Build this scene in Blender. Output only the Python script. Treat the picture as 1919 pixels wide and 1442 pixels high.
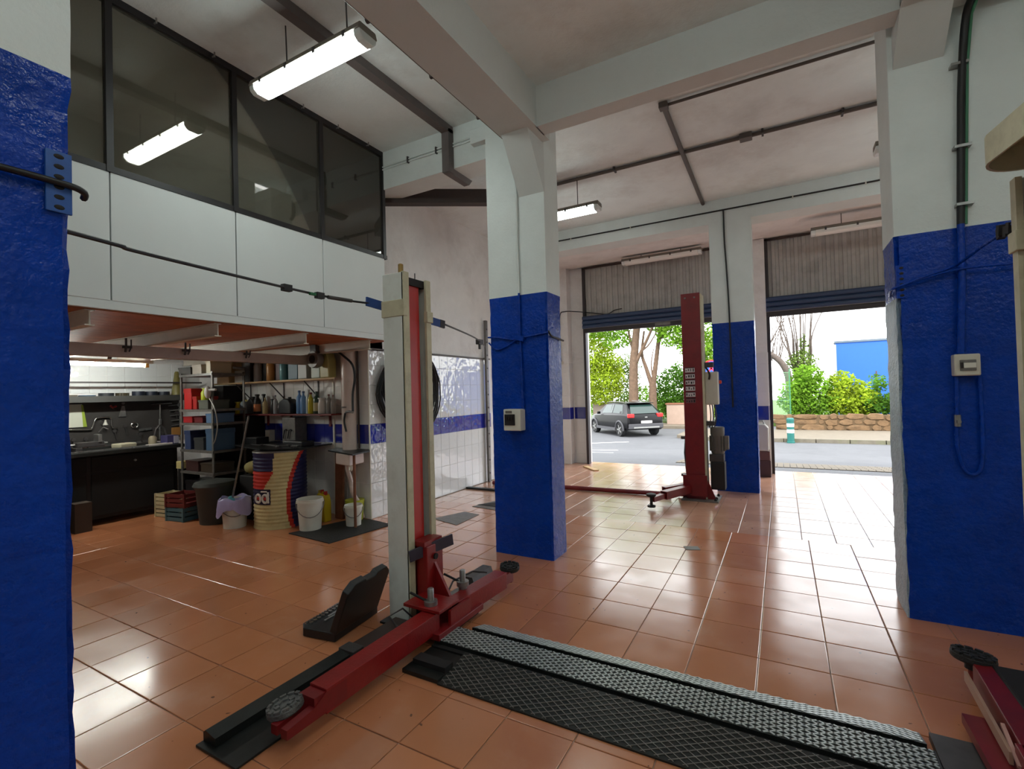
import bpy, bmesh, math, random
from mathutils import Vector, Matrix
for _o in list(bpy.data.objects): bpy.data.objects.remove(_o, do_unlink=True)
SC = bpy.context.scene
COL = SC.collection
PI = math.pi
RND = random.Random(7)

# ---------------------------------------------------------------- camera
FPX, YAW, PITCH, ROLL = 906.95, math.radians(-29.1668), math.radians(0.8884), math.radians(-1.5210)
CAMLOC = Vector((0, 0, 1.5))
_f = Vector((math.sin(YAW)*math.cos(PITCH), math.cos(YAW)*math.cos(PITCH), math.sin(PITCH)))
_r0 = Vector((math.cos(YAW), -math.sin(YAW), 0)); _u0 = _r0.cross(_f)
CR = math.cos(ROLL)*_r0 + math.sin(ROLL)*_u0
CU = -math.sin(ROLL)*_r0 + math.cos(ROLL)*_u0
CF = _f
cam = bpy.data.cameras.new('camera'); camo = bpy.data.objects.new('camera', cam); COL.objects.link(camo)
cam.sensor_fit = 'HORIZONTAL'; cam.sensor_width = 36.0; cam.lens = FPX/1919*36.0
cam.clip_start = 0.05; cam.clip_end = 400
camo.matrix_world = Matrix(((CR.x, CU.x, -CF.x, 0), (CR.y, CU.y, -CF.y, 0), (CR.z, CU.z, -CF.z, 1.5), (0, 0, 0, 1)))
SC.camera = camo

# ---------------------------------------------------------------- world, sun, exposure
SKY_STRENGTH = 4.2
SUN_STRENGTH = 3.0
LAMP_STRENGTH = 19.0
world = bpy.data.worlds.new('overcast_sky'); SC.world = world; world.use_nodes = True
wn = world.node_tree; bgn = wn.nodes['Background']
bgn.inputs[0].default_value = (0.95, 0.98, 1.0, 1); bgn.inputs[1].default_value = SKY_STRENGTH
sl = bpy.data.lights.new('sun', 'SUN'); sl.energy = SUN_STRENGTH; sl.angle = math.radians(8); sl.color = (1.0, .95, .86)
so = bpy.data.objects.new('sun', sl); COL.objects.link(so); so.rotation_euler = (math.radians(38), math.radians(14), 0)
SC.view_settings.view_transform = 'Standard'; SC.view_settings.look = 'None'
SC.view_settings.exposure = 0.25; SC.view_settings.gamma = 1.0; SC.view_settings.use_curve_mapping = False

# ---------------------------------------------------------------- materials
def C(r, g, b):
    def l(c):
        c /= 255.0
        return c/12.92 if c <= .04045 else ((c+.055)/1.055)**2.4
    return (l(r), l(g), l(b), 1)

def mat(name, col, rough=.5, metal=0.0, var=0.0, vscale=6.0, bump=0.0, bscale=30.0, spec=.5, coat=0.0,
        dirt=None, dirt_amt=.0, dirt_scale=2.0, alpha=None, trans=0.0, emit=0.0, rvar=0.0):
    m = bpy.data.materials.new(name); m.use_nodes = True
    nt = m.node_tree; b = nt.nodes['Principled BSDF']
    b.inputs['Base Color'].default_value = col; b.inputs['Roughness'].default_value = rough
    b.inputs['Metallic'].default_value = metal; b.inputs['Specular IOR Level'].default_value = spec
    if coat: b.inputs['Coat Weight'].default_value = coat; b.inputs['Coat Roughness'].default_value = .12
    if trans: b.inputs['Transmission Weight'].default_value = trans
    if emit: b.inputs['Emission Color'].default_value = col; b.inputs['Emission Strength'].default_value = emit
    geo = nt.nodes.new('ShaderNodeNewGeometry') if (var or bump or dirt) else None
    def noise(sc, det=4.0, rg=.6):
        n = nt.nodes.new('ShaderNodeTexNoise'); n.inputs['Scale'].default_value = sc
        n.inputs['Detail'].default_value = det; n.inputs['Roughness'].default_value = rg
        nt.links.new(geo.outputs['Position'], n.inputs['Vector']); return n
    last = None
    if var:
        n = noise(vscale)
        mx = nt.nodes.new('ShaderNodeMix'); mx.data_type = 'RGBA'
        mr = nt.nodes.new('ShaderNodeMapRange'); mr.inputs[1].default_value = .3; mr.inputs[2].default_value = .7
        nt.links.new(n.outputs['Fac'], mr.inputs[0]); nt.links.new(mr.outputs[0], mx.inputs[0])
        mx.inputs[6].default_value = tuple(min(1, c*(1-var)) for c in col[:3]) + (1,)
        mx.inputs[7].default_value = tuple(min(1, c*(1+var)) for c in col[:3]) + (1,)
        nt.links.new(mx.outputs[2], b.inputs['Base Color']); last = mx.outputs[2]
        if rvar:
            m2 = nt.nodes.new('ShaderNodeMapRange'); m2.inputs[1].default_value = .3; m2.inputs[2].default_value = .7
            m2.inputs[3].default_value = rough-rvar; m2.inputs[4].default_value = rough+rvar
            n2 = noise(vscale*1.7); nt.links.new(n2.outputs['Fac'], m2.inputs[0]); nt.links.new(m2.outputs[0], b.inputs['Roughness'])
    if dirt:
        n = noise(dirt_scale, 8.0, .65)
        mr = nt.nodes.new('ShaderNodeMapRange'); mr.inputs[1].default_value = .5; mr.inputs[2].default_value = .75
        mr.inputs[4].default_value = dirt_amt
        nt.links.new(n.outputs['Fac'], mr.inputs[0])
        mx = nt.nodes.new('ShaderNodeMix'); mx.data_type = 'RGBA'
        nt.links.new(mr.outputs[0], mx.inputs[0])
        if last: nt.links.new(last, mx.inputs[6])
        else: mx.inputs[6].default_value = col
        mx.inputs[7].default_value = dirt
        nt.links.new(mx.outputs[2], b.inputs['Base Color'])
    if bump:
        n = noise(bscale, 3.0); bp = nt.nodes.new('ShaderNodeBump'); bp.inputs['Strength'].default_value = bump
        bp.inputs['Distance'].default_value = .02
        nt.links.new(n.outputs['Fac'], bp.inputs['Height']); nt.links.new(bp.outputs[0], b.inputs['Normal'])
    return m

def glassmat(name, tint, gloss=.1, rough=.02, haze=.22):
    m = bpy.data.materials.new(name); m.use_nodes = True; nt = m.node_tree; nt.nodes.clear()
    out = nt.nodes.new('ShaderNodeOutputMaterial'); tr = nt.nodes.new('ShaderNodeBsdfTransparent'); tr.inputs[0].default_value = tint
    gl = nt.nodes.new('ShaderNodeBsdfGlossy'); gl.inputs['Roughness'].default_value = rough
    fr = nt.nodes.new('ShaderNodeFresnel'); fr.inputs[0].default_value = 1.5
    ad = nt.nodes.new('ShaderNodeMath'); ad.operation = 'ADD'; ad.inputs[1].default_value = gloss
    nt.links.new(fr.outputs[0], ad.inputs[0])
    mx = nt.nodes.new('ShaderNodeMixShader'); nt.links.new(ad.outputs[0], mx.inputs[0])
    df = nt.nodes.new('ShaderNodeBsdfDiffuse'); df.inputs[0].default_value = (.30, .28, .22, 1)
    hz = nt.nodes.new('ShaderNodeMixShader'); hz.inputs[0].default_value = haze; nt.links.new(tr.outputs[0], hz.inputs[1]); nt.links.new(df.outputs[0], hz.inputs[2])
    nt.links.new(hz.outputs[0], mx.inputs[1]); nt.links.new(gl.outputs[0], mx.inputs[2]); nt.links.new(mx.outputs[0], out.inputs[0])
    return m

def emis(name, col, s):
    m = bpy.data.materials.new(name); m.use_nodes = True; nt = m.node_tree; nt.nodes.clear()
    out = nt.nodes.new('ShaderNodeOutputMaterial'); e = nt.nodes.new('ShaderNodeEmission')
    e.inputs[0].default_value = col; e.inputs[1].default_value = s; nt.links.new(e.outputs[0], out.inputs[0]); return m

def tilemat(name, col, px, py, x0, y0, rough, var, bump, bscale, axes='XY', dirt=None, damt=0, dscale=1.5, rvar=0.0, specks=False):
    """glazed tile: one tone for each tile (white noise on the tile's own cell), fine mottling, slight waviness"""
    m = bpy.data.materials.new(name); m.use_nodes = True; nt = m.node_tree; b = nt.nodes['Principled BSDF']
    L = nt.links.new
    geo = nt.nodes.new('ShaderNodeNewGeometry'); sep = nt.nodes.new('ShaderNodeSeparateXYZ'); L(geo.outputs['Position'], sep.inputs[0])
    def cell(sock, off, p):
        a = nt.nodes.new('ShaderNodeMath'); a.operation = 'SUBTRACT'; a.inputs[1].default_value = off; L(sock, a.inputs[0])
        d = nt.nodes.new('ShaderNodeMath'); d.operation = 'DIVIDE'; d.inputs[1].default_value = p; L(a.outputs[0], d.inputs[0])
        f = nt.nodes.new('ShaderNodeMath'); f.operation = 'FLOOR'; L(d.outputs[0], f.inputs[0]); return f.outputs[0]
    comb = nt.nodes.new('ShaderNodeCombineXYZ'); L(cell(sep.outputs[axes[0]], x0, px), comb.inputs[0]); L(cell(sep.outputs[axes[1]], y0, py), comb.inputs[1])
    w = nt.nodes.new('ShaderNodeTexWhiteNoise'); w.noise_dimensions = '3D'; L(comb.outputs[0], w.inputs['Vector'])
    n = nt.nodes.new('ShaderNodeTexNoise'); n.inputs['Scale'].default_value = 3.2; n.inputs['Detail'].default_value = 6; L(geo.outputs['Position'], n.inputs['Vector'])
    ad = nt.nodes.new('ShaderNodeMath'); ad.operation = 'ADD'; L(w.outputs['Value'], ad.inputs[0]); L(n.outputs['Fac'], ad.inputs[1])
    mr = nt.nodes.new('ShaderNodeMapRange'); mr.inputs[1].default_value = .3; mr.inputs[2].default_value = 1.7; L(ad.outputs[0], mr.inputs[0])
    mx = nt.nodes.new('ShaderNodeMix'); mx.data_type = 'RGBA'; L(mr.outputs[0], mx.inputs[0])
    mx.inputs[6].default_value = tuple(min(1, c*(1-var)) for c in col[:3])+(1,); mx.inputs[7].default_value = tuple(min(1, c*(1+var)) for c in col[:3])+(1,)
    o = mx.outputs[2]
    if dirt:
        n2 = nt.nodes.new('ShaderNodeTexNoise'); n2.inputs['Scale'].default_value = dscale; n2.inputs['Detail'].default_value = 9; n2.inputs['Roughness'].default_value = .7
        L(geo.outputs['Position'], n2.inputs['Vector'])
        m3 = nt.nodes.new('ShaderNodeMapRange'); m3.inputs[1].default_value = .52; m3.inputs[2].default_value = .72; m3.inputs[4].default_value = damt
        L(n2.outputs['Fac'], m3.inputs[0]); mm = nt.nodes.new('ShaderNodeMix'); mm.data_type = 'RGBA'
        L(m3.outputs[0], mm.inputs[0]); L(o, mm.inputs[6]); mm.inputs[7].default_value = dirt; o = mm.outputs[2]
    if specks:
        ns = nt.nodes.new('ShaderNodeTexNoise'); ns.inputs['Scale'].default_value = 26; ns.inputs['Detail'].default_value = 1; L(geo.outputs['Position'], ns.inputs['Vector'])
        m5 = nt.nodes.new('ShaderNodeMapRange'); m5.inputs[1].default_value = .765; m5.inputs[2].default_value = .785; m5.inputs[4].default_value = .75
        L(ns.outputs['Fac'], m5.inputs[0]); mk = nt.nodes.new('ShaderNodeMix'); mk.data_type = 'RGBA'
        L(m5.outputs[0], mk.inputs[0]); L(o, mk.inputs[6]); mk.inputs[7].default_value = C(58, 44, 38); o = mk.outputs[2]
    L(o, b.inputs['Base Color']); b.inputs['Roughness'].default_value = rough; b.inputs['Specular IOR Level'].default_value = 1.0
    if rvar:
        m4 = nt.nodes.new('ShaderNodeMapRange'); m4.inputs[1].default_value = .3; m4.inputs[2].default_value = .7
        m4.inputs[3].default_value = rough-rvar; m4.inputs[4].default_value = rough+rvar; L(n.outputs['Fac'], m4.inputs[0]); L(m4.outputs[0], b.inputs['Roughness'])
    if bump:
        nb = nt.nodes.new('ShaderNodeTexNoise'); nb.inputs['Scale'].default_value = bscale; nb.inputs['Detail'].default_value = 1; L(geo.outputs['Position'], nb.inputs['Vector'])
        bp = nt.nodes.new('ShaderNodeBump'); bp.inputs['Strength'].default_value = bump; bp.inputs['Distance'].default_value = .01
        L(nb.outputs['Fac'], bp.inputs['Height']); L(bp.outputs[0], b.inputs['Normal'])
    return m

M = dict(
 white=mat('white_wall_paint', C(220, 227, 225), .55, var=.04, vscale=3, bump=.12, bscale=40, dirt=C(150, 140, 125), dirt_amt=.12, dirt_scale=1.3),
 ceil=mat('ceiling_paint', C(230, 238, 238), .7, var=.05, vscale=2, bump=.2, bscale=25, dirt=C(150, 136, 122), dirt_amt=.35, dirt_scale=1.1),
 beam=mat('beam_paint', C(206, 211, 209), .6, var=.04, vscale=2, bump=.15, bscale=30, dirt=C(140, 128, 118), dirt_amt=.15),
 oldwall=mat('aged_plaster', C(232, 230, 228), .7, var=.05, vscale=2.5, bump=.5, bscale=14, dirt=C(150, 130, 120), dirt_amt=.25, dirt_scale=2.2),
 blue=mat('blue_gloss_paint', C(4, 58, 160), .26, var=.12, vscale=7, bump=.35, bscale=32, spec=.22, dirt=C(5, 46, 126), dirt_amt=.4, dirt_scale=4, rvar=.1),
 worn=mat('worn_pale_blue_plaster', C(150, 168, 178), .4, var=.18, vscale=16, bump=.8, bscale=34, dirt=C(84, 118, 150), dirt_amt=.8, dirt_scale=8),
 fascia=mat('white_fascia_board', C(214, 219, 218), .5, var=.02, vscale=2),
 black=mat('black_paint', C(26, 22, 24), .45, var=.2, vscale=20),
 steel=mat('dark_grey_steel', C(72, 68, 68), .5, .3, var=.2, vscale=12),
 duct=mat('grey_brown_duct', C(98, 90, 88), .6, var=.1),
 brownsteel=mat('brown_steel', C(58, 44, 40), .6, var=.15),
 wood=mat('timber_board', C(170, 96, 52), .6, var=.25, vscale=5, bump=.2, bscale=40),
 plank=mat('pale_pine', C(205, 170, 120), .6, var=.12, vscale=14),
 oldwood=mat('old_brown_wood', C(120, 74, 50), .7, var=.2, vscale=12),
 joist=mat('painted_joist', C(205, 198, 184), .55, var=.06),
 mbeam=mat('painted_girder', C(190, 180, 172), .6, var=.06, dirt=C(110, 95, 85), dirt_amt=.3),
 grout=mat('grout', C(172, 146, 128), .85, var=.15, vscale=15),
 wgrout=mat('wall_grout', C(190, 186, 180), .8, var=.08, vscale=15),
 red=mat('red_lift_paint', C(132, 20, 20), .38, var=.12, vscale=9, dirt=C(90, 14, 16), dirt_amt=.4, dirt_scale=7, bump=.08, bscale=60),
 dred=mat('dark_red_lift_paint', C(118, 20, 24), .4, var=.12, vscale=9, dirt=C(70, 12, 16), dirt_amt=.45, dirt_scale=6),
 post=mat('cream_lift_paint', C(220, 224, 216), .42, var=.04, vscale=5, dirt=C(140, 130, 104), dirt_amt=.25, dirt_scale=6),
 postedge=mat('yellowed_and_lit_lift_edge', C(196, 190, 160), .5, var=.08, vscale=12, dirt=C(120, 104, 70), dirt_amt=.4, dirt_scale=9),  # yellowed edges; also paints the lit channel edge of the red post
 void=mat('black_slot', C(16, 12, 13), .7),
 rubber=mat('black_rubber', C(30, 30, 30), .65, var=.25, vscale=40, bump=.3, bscale=60),
 padgrey=mat('dusty_rubber', C(92, 92, 90), .7, var=.35, vscale=30, bump=.5, bscale=50),
 chequer=mat('chequer_steel', C(186, 192, 190), .4, .45, var=.15, vscale=9),
 darksteel=mat('dark_oily_steel', C(46, 48, 47), .42, .6, var=.25, vscale=10),
 chrome=mat('chrome', C(200, 200, 200), .2, 1.0),
 metal=mat('bare_metal', C(150, 150, 148), .38, .8, var=.15, vscale=20),
 galv=mat('galvanised_steel', C(120, 116, 112), .5, .5, var=.2, vscale=18),
 plastic=mat('black_plastic', C(20, 20, 22), .45),
 wplastic=mat('white_plastic', C(222, 220, 208), .4, var=.04),
 beige=mat('beige_plastic', C(205, 200, 186), .45, var=.05),
 cable=mat('black_cable', C(20, 20, 22), .5),
 gcable=mat('grey_conduit', C(96, 90, 86), .55),
 ceramic=mat('ceramic_sink', C(206, 190, 180), .3, var=.06),
 shutterblue=mat('blue_roller_slat', C(48, 68, 100), .45, var=.1, vscale=5),
 shutterdark=mat('dark_bottom_bar', C(52, 46, 48), .55),
 corr=mat('grey_corrugated_sheet', C(180, 178, 172), .6, var=.1, vscale=4, dirt=C(96, 90, 80), dirt_amt=.4, dirt_scale=3),
 lampbase=mat('grey_lamp_tray', C(120, 112, 102), .5),
 lampoff=mat('unlit_diffuser', C(232, 230, 224), .3),
 lampclear=mat('clear_end_cap', C(226, 230, 228), .25),
 lamp=emis('lit_diffuser', (.90, 1.0, .95, 1), LAMP_STRENGTH),
 tube=emis('lit_tube', (.95, 1.0, .93, 1), LAMP_STRENGTH*4),
 lit_red=mat('red_cover_painted_lit', C(178, 28, 24), .35, var=.08, vscale=9),  # brighter copy of the lift red, with the light on the cover painted in
 barblue=mat('blue_plate_paint', C(34, 84, 160), .4, var=.12, vscale=20),
 lift_sticker=mat('sticker_white', C(215, 205, 205), .5),
 ink=mat('black_ink', C(26, 18, 20), .5),
)
FLX, FLY, FX0, FY0 = .333, .351, -.16, 3.34
M['floor'] = tilemat('terracotta_tile', C(192, 124, 85), FLX, FLY, FX0, FY0, .20, .13, .08, 5, dirt=C(196, 146, 116), damt=.4, dscale=1.6, rvar=.06, specks=True)
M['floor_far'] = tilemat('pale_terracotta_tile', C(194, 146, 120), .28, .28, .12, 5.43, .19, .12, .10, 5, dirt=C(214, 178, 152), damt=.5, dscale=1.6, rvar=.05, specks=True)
M['wtx'] = tilemat('white_glazed_tile_side', C(228, 230, 230), .2, .24, 4.3, .19, .07, .02, .5, 11, axes='YZ')
M['btx'] = tilemat('blue_glazed_tile_side', C(40, 48, 160), .2, .24, 4.3, .19, .08, .08, .5, 11, axes='YZ')
M['wty'] = tilemat('white_glazed_tile_front', C(226, 224, 220), .2, .24, -4.4, .19, .12, .02, .35, 11, axes='XZ')
M['bty'] = tilemat('blue_glazed_tile_front', C(36, 44, 140), .2, .24, -4.4, .19, .12, .08, .35, 11, axes='XZ')
M['pane'] = glassmat('dirty_window_glass', (.85, .83, .76, 1), .03, haze=.14)

# ---------------------------------------------------------------- mesh builder
ORIGIN = {}
class MB:
    def __init__(s): s.v = []; s.f = []; s.m = []; s.c = 0
    def add(s, vs, fs):
        o = len(s.v); s.v += [Vector(p) for p in vs]; s.f += [[o+i for i in f] for f in fs]; s.m += [s.c]*len(fs); return s
    def box(s, x0, x1, y0, y1, z0, z1):
        return s.add([(x0,y0,z0),(x1,y0,z0),(x1,y1,z0),(x0,y1,z0),(x0,y0,z1),(x1,y0,z1),(x1,y1,z1),(x0,y1,z1)],
                     [(0,3,2,1),(4,5,6,7),(0,1,5,4),(1,2,6,5),(2,3,7,6),(3,0,4,7)])
    def obox(s, c, size, rot=None):
        R = rot.to_3x3() if rot is not None else Matrix.Identity(3); c = Vector(c); a, b, d = [k/2 for k in size]
        vs = [c + R @ Vector(p) for p in ((-a,-b,-d),(a,-b,-d),(a,b,-d),(-a,b,-d),(-a,-b,d),(a,-b,d),(a,b,d),(-a,b,d))]
        return s.add(vs, [(0,3,2,1),(4,5,6,7),(0,1,5,4),(1,2,6,5),(2,3,7,6),(3,0,4,7)])
    def bar(s, p0, p1, w, h, up=(0,0,1)):
        p0 = Vector(p0); p1 = Vector(p1); d = (p1-p0).normalized(); u = Vector(up)
        if abs(d.dot(u)) > .98: u = Vector((0,1,0))
        sd = d.cross(u).normalized(); u = sd.cross(d)
        q = [sd*(a*w/2)+u*(b*h/2) for a, b in ((-1,-1),(1,-1),(1,1),(-1,1))]
        return s.add([p0+k for k in q]+[p1+k for k in q], [(3,2,1,0),(4,5,6,7),(0,1,5,4),(1,2,6,5),(2,3,7,6),(3,0,4,7)])
    def tube(s, pts, r, n=8, closed=False, caps=True):
        pts = [Vector(p) for p in pts]; k = len(pts); rs = r if isinstance(r, (list, tuple)) else [r]*k
        vs = []; up = None
        for i, p in enumerate(pts):
            a = pts[(i-1) % k] if (closed or i > 0) else p; b = pts[(i+1) % k] if (closed or i < k-1) else p
            d = (b-a).normalized()
            if up is None: up = Vector((0,0,1)) if abs(d.z) < .9 else Vector((0,1,0))
            sd = d.cross(up).normalized(); up = sd.cross(d).normalized()
            for j in range(n):
                t = 2*PI*j/n; vs.append(p + (sd*math.cos(t)+up*math.sin(t))*rs[i])
        fs = []
        for i in range(k if closed else k-1):
            i2 = (i+1) % k
            for j in range(n): fs.append((i*n+j, i*n+(j+1) % n, i2*n+(j+1) % n, i2*n+j))
        if caps and not closed: fs += [tuple(range(n))[::-1], tuple((k-1)*n+j for j in range(n))]
        return s.add(vs, fs)
    def cyl(s, p0, p1, r0, r1=None, n=16): return s.tube([p0, p1], [r0, r0 if r1 is None else r1], n)
    def lathe(s, c, prof, n=20, axis='Z', a0=0.0, a1=2*PI):
        full = abs(a1-a0-2*PI) < 1e-6; k = n if full else n+1; c = Vector(c); vs = []
        for r, z in prof:
            for j in range(k):
                t = a0+(a1-a0)*j/n; x, y = r*math.cos(t), r*math.sin(t)
                vs.append(c + (Vector((x,y,z)) if axis == 'Z' else Vector((z,x,y)) if axis == 'X' else Vector((x,z,y))))
        fs = []
        for i in range(len(prof)-1):
            for j in range(n): fs.append((i*k+j, i*k+(j+1) % k, (i+1)*k+(j+1) % k, (i+1)*k+j))
        if full:
            if prof[0][0] > 1e-6: fs.append(tuple(range(n))[::-1])
            if prof[-1][0] > 1e-6: fs.append(tuple((len(prof)-1)*k+j for j in range(n)))
        return s.add(vs, fs)
    def prism(s, poly, axis, lo, hi):
        k = len(poly)
        def P(a, b, t): return (a, b, t) if axis == 'Z' else (t, a, b) if axis == 'X' else (a, t, b)
        return s.add([P(a,b,lo) for a,b in poly]+[P(a,b,hi) for a,b in poly],
                     [tuple(range(k))[::-1], tuple(range(k,2*k))]+[(i,(i+1)%k,k+(i+1)%k,k+i) for i in range(k)])
    def ell(s, c, r, n=10, squash=None):
        c = Vector(c); r = (r,r,r) if not isinstance(r,(tuple,list)) else r; prof = [(math.sin(PI*i/n), -math.cos(PI*i/n)) for i in range(n+1)]
        vs = []; 
        for a, z in prof:
            for j in range(n): t = 2*PI*j/n; vs.append(c+Vector((a*math.cos(t)*r[0], a*math.sin(t)*r[1], z*r[2])))
        fs = [(i*n+j, i*n+(j+1)%n, (i+1)*n+(j+1)%n, (i+1)*n+j) for i in range(n) for j in range(n)]
        return s.add(vs, fs)
    def build(s, name, material, parent=None, smooth=None, bevel=0.0, fix=True, seg=2):
        off = ORIGIN.get(parent.name, Vector()) if parent else Vector()
        me = bpy.data.meshes.new(name); me.from_pydata([p-off for p in s.v], [], s.f)
        mats = material if isinstance(material, (list, tuple)) else [material]
        for m in mats: me.materials.append(M[m] if isinstance(m, str) else m)
        if len(mats) > 1: me.polygons.foreach_set('material_index', s.m)
        if fix:
            bm = bmesh.new(); bm.from_mesh(me); bmesh.ops.remove_doubles(bm, verts=bm.verts, dist=1e-6) if False else None
            bmesh.ops.recalc_face_normals(bm, faces=bm.faces); bm.to_mesh(me); bm.free()
        if smooth:
            me.polygons.foreach_set('use_smooth', [True]*len(me.polygons)); me.set_sharp_from_angle(angle=math.radians(smooth))
        o = bpy.data.objects.new(name, me); COL.objects.link(o)
        if parent: o.parent = parent; ORIGIN[o.name] = off
        else: ORIGIN[o.name] = Vector()
        if bevel:
            md = o.modifiers.new('edge', 'BEVEL'); md.width = bevel; md.segments = seg; md.limit_method = 'ANGLE'; md.angle_limit = math.radians(40)
        return o

def tag(o, label=None, cat=None, group=None, kind=None):
    if label: o['label'] = label
    if cat: o['category'] = cat
    if group: o['group'] = group
    if kind: o['kind'] = kind
    return o
def thing(name, label, cat, loc=(0,0,0), group=None):
    o = bpy.data.objects.new(name, None); COL.objects.link(o); o.location = loc; o.empty_display_size = .1
    ORIGIN[o.name] = Vector(loc); return tag(o, label, cat, group)
def local(name, label, cat, group=None):      # built around the origin, moved afterwards
    o = bpy.data.objects.new(name, None); COL.objects.link(o); ORIGIN[o.name] = Vector(); return tag(o, label, cat, group)
def kids(o): return [c for c in COL.objects if c.parent == o]
def copy_tree(o, parent=None):
    c = o.copy(); COL.objects.link(c); c.parent = parent; ORIGIN[c.name] = Vector()
    for ch in kids(o): copy_tree(ch, c)
    return c
def B(*a): return MB().box(*a)
def struct(o, label=None): return tag(o, label, None, None, 'structure')
# ================================================================ SETTING
# ---------------- floor with its tiles
FLOOR = struct(B(-8.1, 3.4, -3.0, 9.6, -.12, -.006).build('floor', 'grout'), 'terracotta tiled garage floor')
def tile_mesh(name, w, h, mats, ch=.003, t=.006):
    b = MB(); a, c = w/2, h/2
    b.add([(-a,-c,-t),(a,-c,-t),(a,c,-t),(-a,c,-t),(-a,-c,-ch/2),(a,-c,-ch/2),(a,c,-ch/2),(-a,c,-ch/2),
           (-a+ch,-c+ch,0),(a-ch,-c+ch,0),(a-ch,c-ch,0),(-a+ch,c-ch,0)],
          [(0,1,5,4),(1,2,6,5),(2,3,7,6),(3,0,4,7),(4,5,9,8),(5,6,10,9),(6,7,11,10),(7,4,8,11),(8,9,10,11)])
    me = bpy.data.meshes.new(name); me.from_pydata(b.v, [], b.f); me.materials.append(M[mats]); return me, b
def depth_uv(p):
    d = Vector(p)-CAMLOC; z = d.dot(CF)
    if z < .2: return None
    return z, 959.5+FPX*d.dot(CR)/z, 721-FPX*d.dot(CU)/z
cells = []
near_me, near_b = tile_mesh('floor_tile', FLX-.005, FLY-.005, 'floor')
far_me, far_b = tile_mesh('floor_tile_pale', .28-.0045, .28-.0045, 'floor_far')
SPLIT = FY0+6*FLY-.01
for i in range(-25, 12):
    for j in range(-18, 6):
        x = FX0+(i+.5)*FLX; y = FY0+(j+.5)*FLY
        if -8.0 < x < 3.3 and -2.9 < y: cells.append((x, y, 0))
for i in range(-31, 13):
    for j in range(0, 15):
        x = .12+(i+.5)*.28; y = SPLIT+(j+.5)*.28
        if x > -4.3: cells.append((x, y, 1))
rank = []
for c in cells:
    q = depth_uv((c[0], c[1], 0))
    ok = q and -60 < q[1] < 1980 and q[2] < 1500
    hidden = (c[0] < -1.5 and c[1] < .9) or (c[0] < -7.4) or (q and q[1] < 95) or (c[0] > .62 and c[1] > 3.95 and c[0]*4.3 > c[1]*.66)
    rank.append((q[0]**3 if ok and not hidden else 1e9, c))
rank.sort(key=lambda t: t[0])
rest = [MB(), MB()]
for k, (d, (x, y, w)) in enumerate(rank):
    me, bb = (near_me, near_b) if w == 0 else (far_me, far_b)
    dz = RND.uniform(-.0008, .0008)
    if k < 300:
        o = bpy.data.objects.new('floor_tile', me); COL.objects.link(o); o.location = (x, y, dz); o.parent = FLOOR
    else:
        rest[w].add([v+Vector((x, y, dz)) for v in bb.v], bb.f)
all_rest = MB()
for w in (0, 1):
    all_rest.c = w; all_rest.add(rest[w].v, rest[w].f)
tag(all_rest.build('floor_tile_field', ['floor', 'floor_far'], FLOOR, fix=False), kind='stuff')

# ---------------- plastered columns painted blue below
def column(name, x0, x1, y0, y1, z1, zp, seed, label, rough=.014, worn=None, wornz=2.02):
    r = random.Random(seed); b = MB(); n = 6; rings = []; step = .055; z = 0.0; zs = []
    while z < z1: zs.append(z); z += step if z < zp+.2 else .3
    zs.append(z1)
    k = min(range(len(zs)), key=lambda i: abs(zs[i]-zp)); zs[k] = zp
    pts = []
    for s, (ax, ay, bx, by) in enumerate(((x0,y0,x1,y0),(x1,y0,x1,y1),(x1,y1,x0,y1),(x0,y1,x0,y0))):
        for i in range(n): t = (0, .035, .2, .5, .8, .965)[i]; pts.append((ax+(bx-ax)*t, ay+(by-ay)*t, s, i))
    cx, cy = (x0+x1)/2, (y0+y1)/2; drift = [0.0]*4
    for z in zs:
        ring = []
        for s in range(4): drift[s] = max(0, min(1, drift[s]+r.uniform(-.35, .35)))
        for (x, y, s, i) in pts:
            lo = 1.0 if z < zp-.05 else .12
            if i == 0: m = rough*(.35+1.3*drift[s])*lo
            elif i in (1, 5): m = rough*.35*r.random()*lo
            else: m = rough*.18*r.random()*lo
            ring.append((x+(m if x < cx else -m)*(1 if i == 0 or s in (1, 3) else .2), y+(m if y < cy else -m)*(1 if i == 0 or s in (0, 2) else .2), z))
        rings.append(ring)
    N = len(pts)
    for a in range(len(zs)-1):
        o = len(b.v)
        for j in range(N):
            s = pts[j][2]
            b.c = 0 if zs[a] >= zp-1e-6 else (2 if worn is not None and s == worn and zs[a] < wornz else 1)
            j2 = (j+1) % N
            b.add([rings[a][j], rings[a][j2], rings[a+1][j2], rings[a+1][j]], [(0,1,2,3)])
    o = b.build(name, ['white', 'blue', 'worn'], fix=False, smooth=40); return struct(o, label)
column('column', -2.40, -1.80, 3.90, 4.2, 4.2, 2.385, 3, 'square column carrying the white and black switch box', .012)
column('column', .65, 1.40, 3.90, 4.28, 4.2, 2.43, 5, 'wide column with a pale worn plaster edge beside the bright doorway', .02, worn=3)
column('column', -2.35, -1.69, -.05, .575, 4.35, 2.40, 8, 'column with a perforated blue plate on its chipped edge', .022)
column('column', -.865, -.315, 7.54, 7.88, 3.9, 2.41, 11, 'column between the two roller doors behind the red lift post', .014)

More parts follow.
